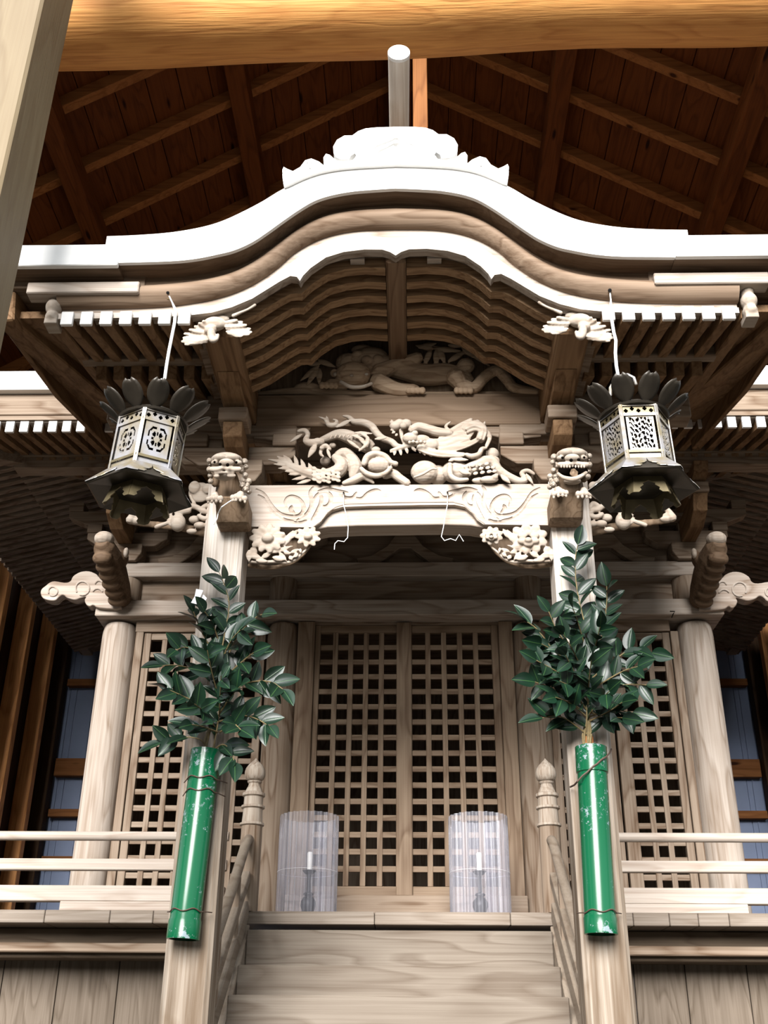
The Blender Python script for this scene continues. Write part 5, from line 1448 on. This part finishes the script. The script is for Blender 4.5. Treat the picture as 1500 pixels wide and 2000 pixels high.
LT = [(-.05, (415, 1470), (430, 1390), (428, 1300), (440, 1230), (450, 1180), (438, 1140), (428, 1118)),
      (-.10, (425, 1340), (375, 1305), (340, 1298), (318, 1300)), (-.20, (420, 1390), (370, 1365), (325, 1345)), (-.06, (405, 1462), (390, 1440), (345, 1440), (318, 1450)),
      (-.12, (430, 1290), (395, 1240), (378, 1195)), (-.10, (440, 1290), (470, 1230), (500, 1205), (512, 1200)), (-.10, (430, 1350), (490, 1330), (530, 1330), (552, 1346)),
      (-.12, (425, 1410), (475, 1395), (505, 1405), (525, 1418)), (-.15, (430, 1330), (475, 1290), (495, 1275)), (-.10, (415, 1466), (438, 1450), (452, 1470), (458, 1488)),
      (-.22, (425, 1310), (400, 1275), (360, 1262), (345, 1270)), (-.25, (430, 1370), (415, 1320), (405, 1270)), (-.25, (425, 1400), (450, 1360), (470, 1340)), (-.28, (420, 1420), (400, 1390), (380, 1375)),
      (-.18, (430, 1300), (450, 1250), (470, 1230)), (-.28, (428, 1400), (430, 1360), (432, 1320)), (-.22, (425, 1430), (400, 1420), (375, 1415)), (-.15, (430, 1260), (415, 1215), (400, 1195)), (-.2, (430, 1430), (455, 1410), (470, 1425))]
bunch('left', (408, 1466), LT, 'glossy dark evergreen branches standing in the left green pipe')
RT = [(-.05, (1148, 1455), (1145, 1350), (1150, 1250), (1125, 1150), (1123, 1090), (1128, 1065)), (-.10, (1145, 1340), (1095, 1290), (1050, 1228), (1030, 1215)), (-.12, (1140, 1390), (1080, 1345), (1045, 1332)),
      (-.08, (1148, 1435), (1095, 1395), (1060, 1402)), (-.12, (1140, 1290), (1090, 1240), (1072, 1195)), (-.18, (1140, 1340), (1085, 1310), (1048, 1290)), (-.08, (1155, 1300), (1180, 1230), (1186, 1170), (1185, 1145)),
      (-.10, (1150, 1330), (1215, 1275), (1250, 1265), (1272, 1275)), (-.14, (1150, 1370), (1215, 1335), (1262, 1338)), (-.08, (1150, 1400), (1200, 1385), (1235, 1392)), (-.14, (1150, 1350), (1215, 1310), (1245, 1302)),
      (-.22, (1148, 1360), (1120, 1310), (1105, 1280)), (-.25, (1148, 1380), (1150, 1330), (1155, 1290)), (-.22, (1145, 1330), (1120, 1270), (1100, 1240)), (-.2, (1150, 1300), (1165, 1255), (1172, 1225)), (-.25, (1148, 1400), (1170, 1370), (1190, 1350)),
      (-.18, (1146, 1400), (1110, 1370), (1085, 1362)), (-.18, (1145, 1270), (1130, 1220), (1120, 1190)), (-.2, (1148, 1410), (1190, 1390), (1215, 1372)), (-.15, (1146, 1320), (1080, 1270), (1058, 1258)), (-.15, (1150, 1390), (1180, 1400), (1215, 1402)), (-.2, (1148, 1390), (1115, 1340), (1092, 1330))]
bunch('right', (1150, 1458), RT, 'glossy dark evergreen branches standing in the right green pipe')
q = [P(u, v, 4.65) for u, v in ((388, 1152), (398, 1150), (384, 1165), (390, 1170), (376, 1178), (372, 1172))]
m = MB().prism([P(383, 1150, 4.66), P(397, 1153, 4.66), P(391, 1166, 4.655), P(384, 1180, 4.65), P(373, 1177, 4.65), P(380, 1165, 4.655)], (0, .004, .0))
m.prism([P(396, 1160, 4.68), P(404, 1168, 4.68), P(396, 1185, 4.67), P(389, 1180, 4.67)], (0, .004, 0))
tag(build('paper_streamer', m, PAPER), 'small folded white paper strip caught among the left evergreen leaves', 'paper')

# ------------------------------------------------------------------ candle guards on the veranda
def guard(side, cu, label):
    c = P(cu, 1781, 6.60)
    cx, cy = c.x, 6.66
    z0, z1 = DECK + .003, DECK + .575
    R = .172
    n = 240
    rows = []
    for z in (z0, z1):
        rows.append([(cx + (R + .0075 * math.cos(t * 26)) * math.cos(t + 1.1), cy + (R + .0075 * math.cos(t * 26)) * math.sin(t + 1.1), z) for t in [2 * math.pi * 1.03 * k / n for k in range(n + 1)]])
    t = thing('clear_screen', label, 'screen', (cx, cy, z0), 'clear plastic candle screens')
    m = MB(); m.grid(rows)
    build('sheet', m, CLR, t, smooth=False, fix=False)
    for p in t.children: p.data.shade_smooth()
    m = MB()
    m.tube([(cx + (R + .009) * math.cos(k * math.pi / 16), cy + (R + .009) * math.sin(k * math.pi / 16), z0 + .245) for k in range(33)], .0006, 5)
    build('binding_wire', m, CORD, t)
    sx = cx + (.01 if side == 'left' else .0)
    t = thing('candlestick', f'black iron candlestick with a round foot inside the {side} clear plastic screen', 'candlestick', (sx, cy, z0), 'iron candlesticks')
    k = 1.0
    build('foot', MB().lathe([(.045, DECK), (.048, DECK + .012), (.03, DECK + .02), (.036, DECK + .035), (.046, DECK + .06), (.044, DECK + .085), (.03, DECK + .108), (.016, DECK + .115)], (sx, cy, 0), 24), IRON, t, smooth=True)
    build('stem', MB().lathe([(.014, DECK + .112), (.03, DECK + .122), (.03, DECK + .13), (.013, DECK + .14), (.011, DECK + .20), (.014, DECK + .235)], (sx, cy, 0), 16), IRON, t, smooth=True)
    build('drip_pan', MB().lathe([(.012, DECK + .235), (.025, DECK + .24), (.042, DECK + .258), (.040, DECK + .260), (.01, DECK + .252)], (sx, cy, 0), 24), IRON, t, smooth=True)
    t = thing('candle', f'short white candle on the candlestick inside the {side} clear plastic screen', 'candle', (sx, cy, DECK + .255), 'white candles')
    build('wax', MB().lathe([(.0145, DECK + .253), (.016, DECK + .36), (.012, DECK + .366)], (sx, cy, 0), 20), WAX, t, smooth=True)
    build('wick', MB().tube([(sx, cy, DECK + .364), (sx + .001, cy, DECK + .378)], .0015, 6), IRON, t)
guard('left', 596, 'clear corrugated plastic cylinder shielding the left candle on the veranda edge')
guard('right', 940, 'clear corrugated plastic cylinder shielding the right candle on the veranda edge')
bake_carvings()
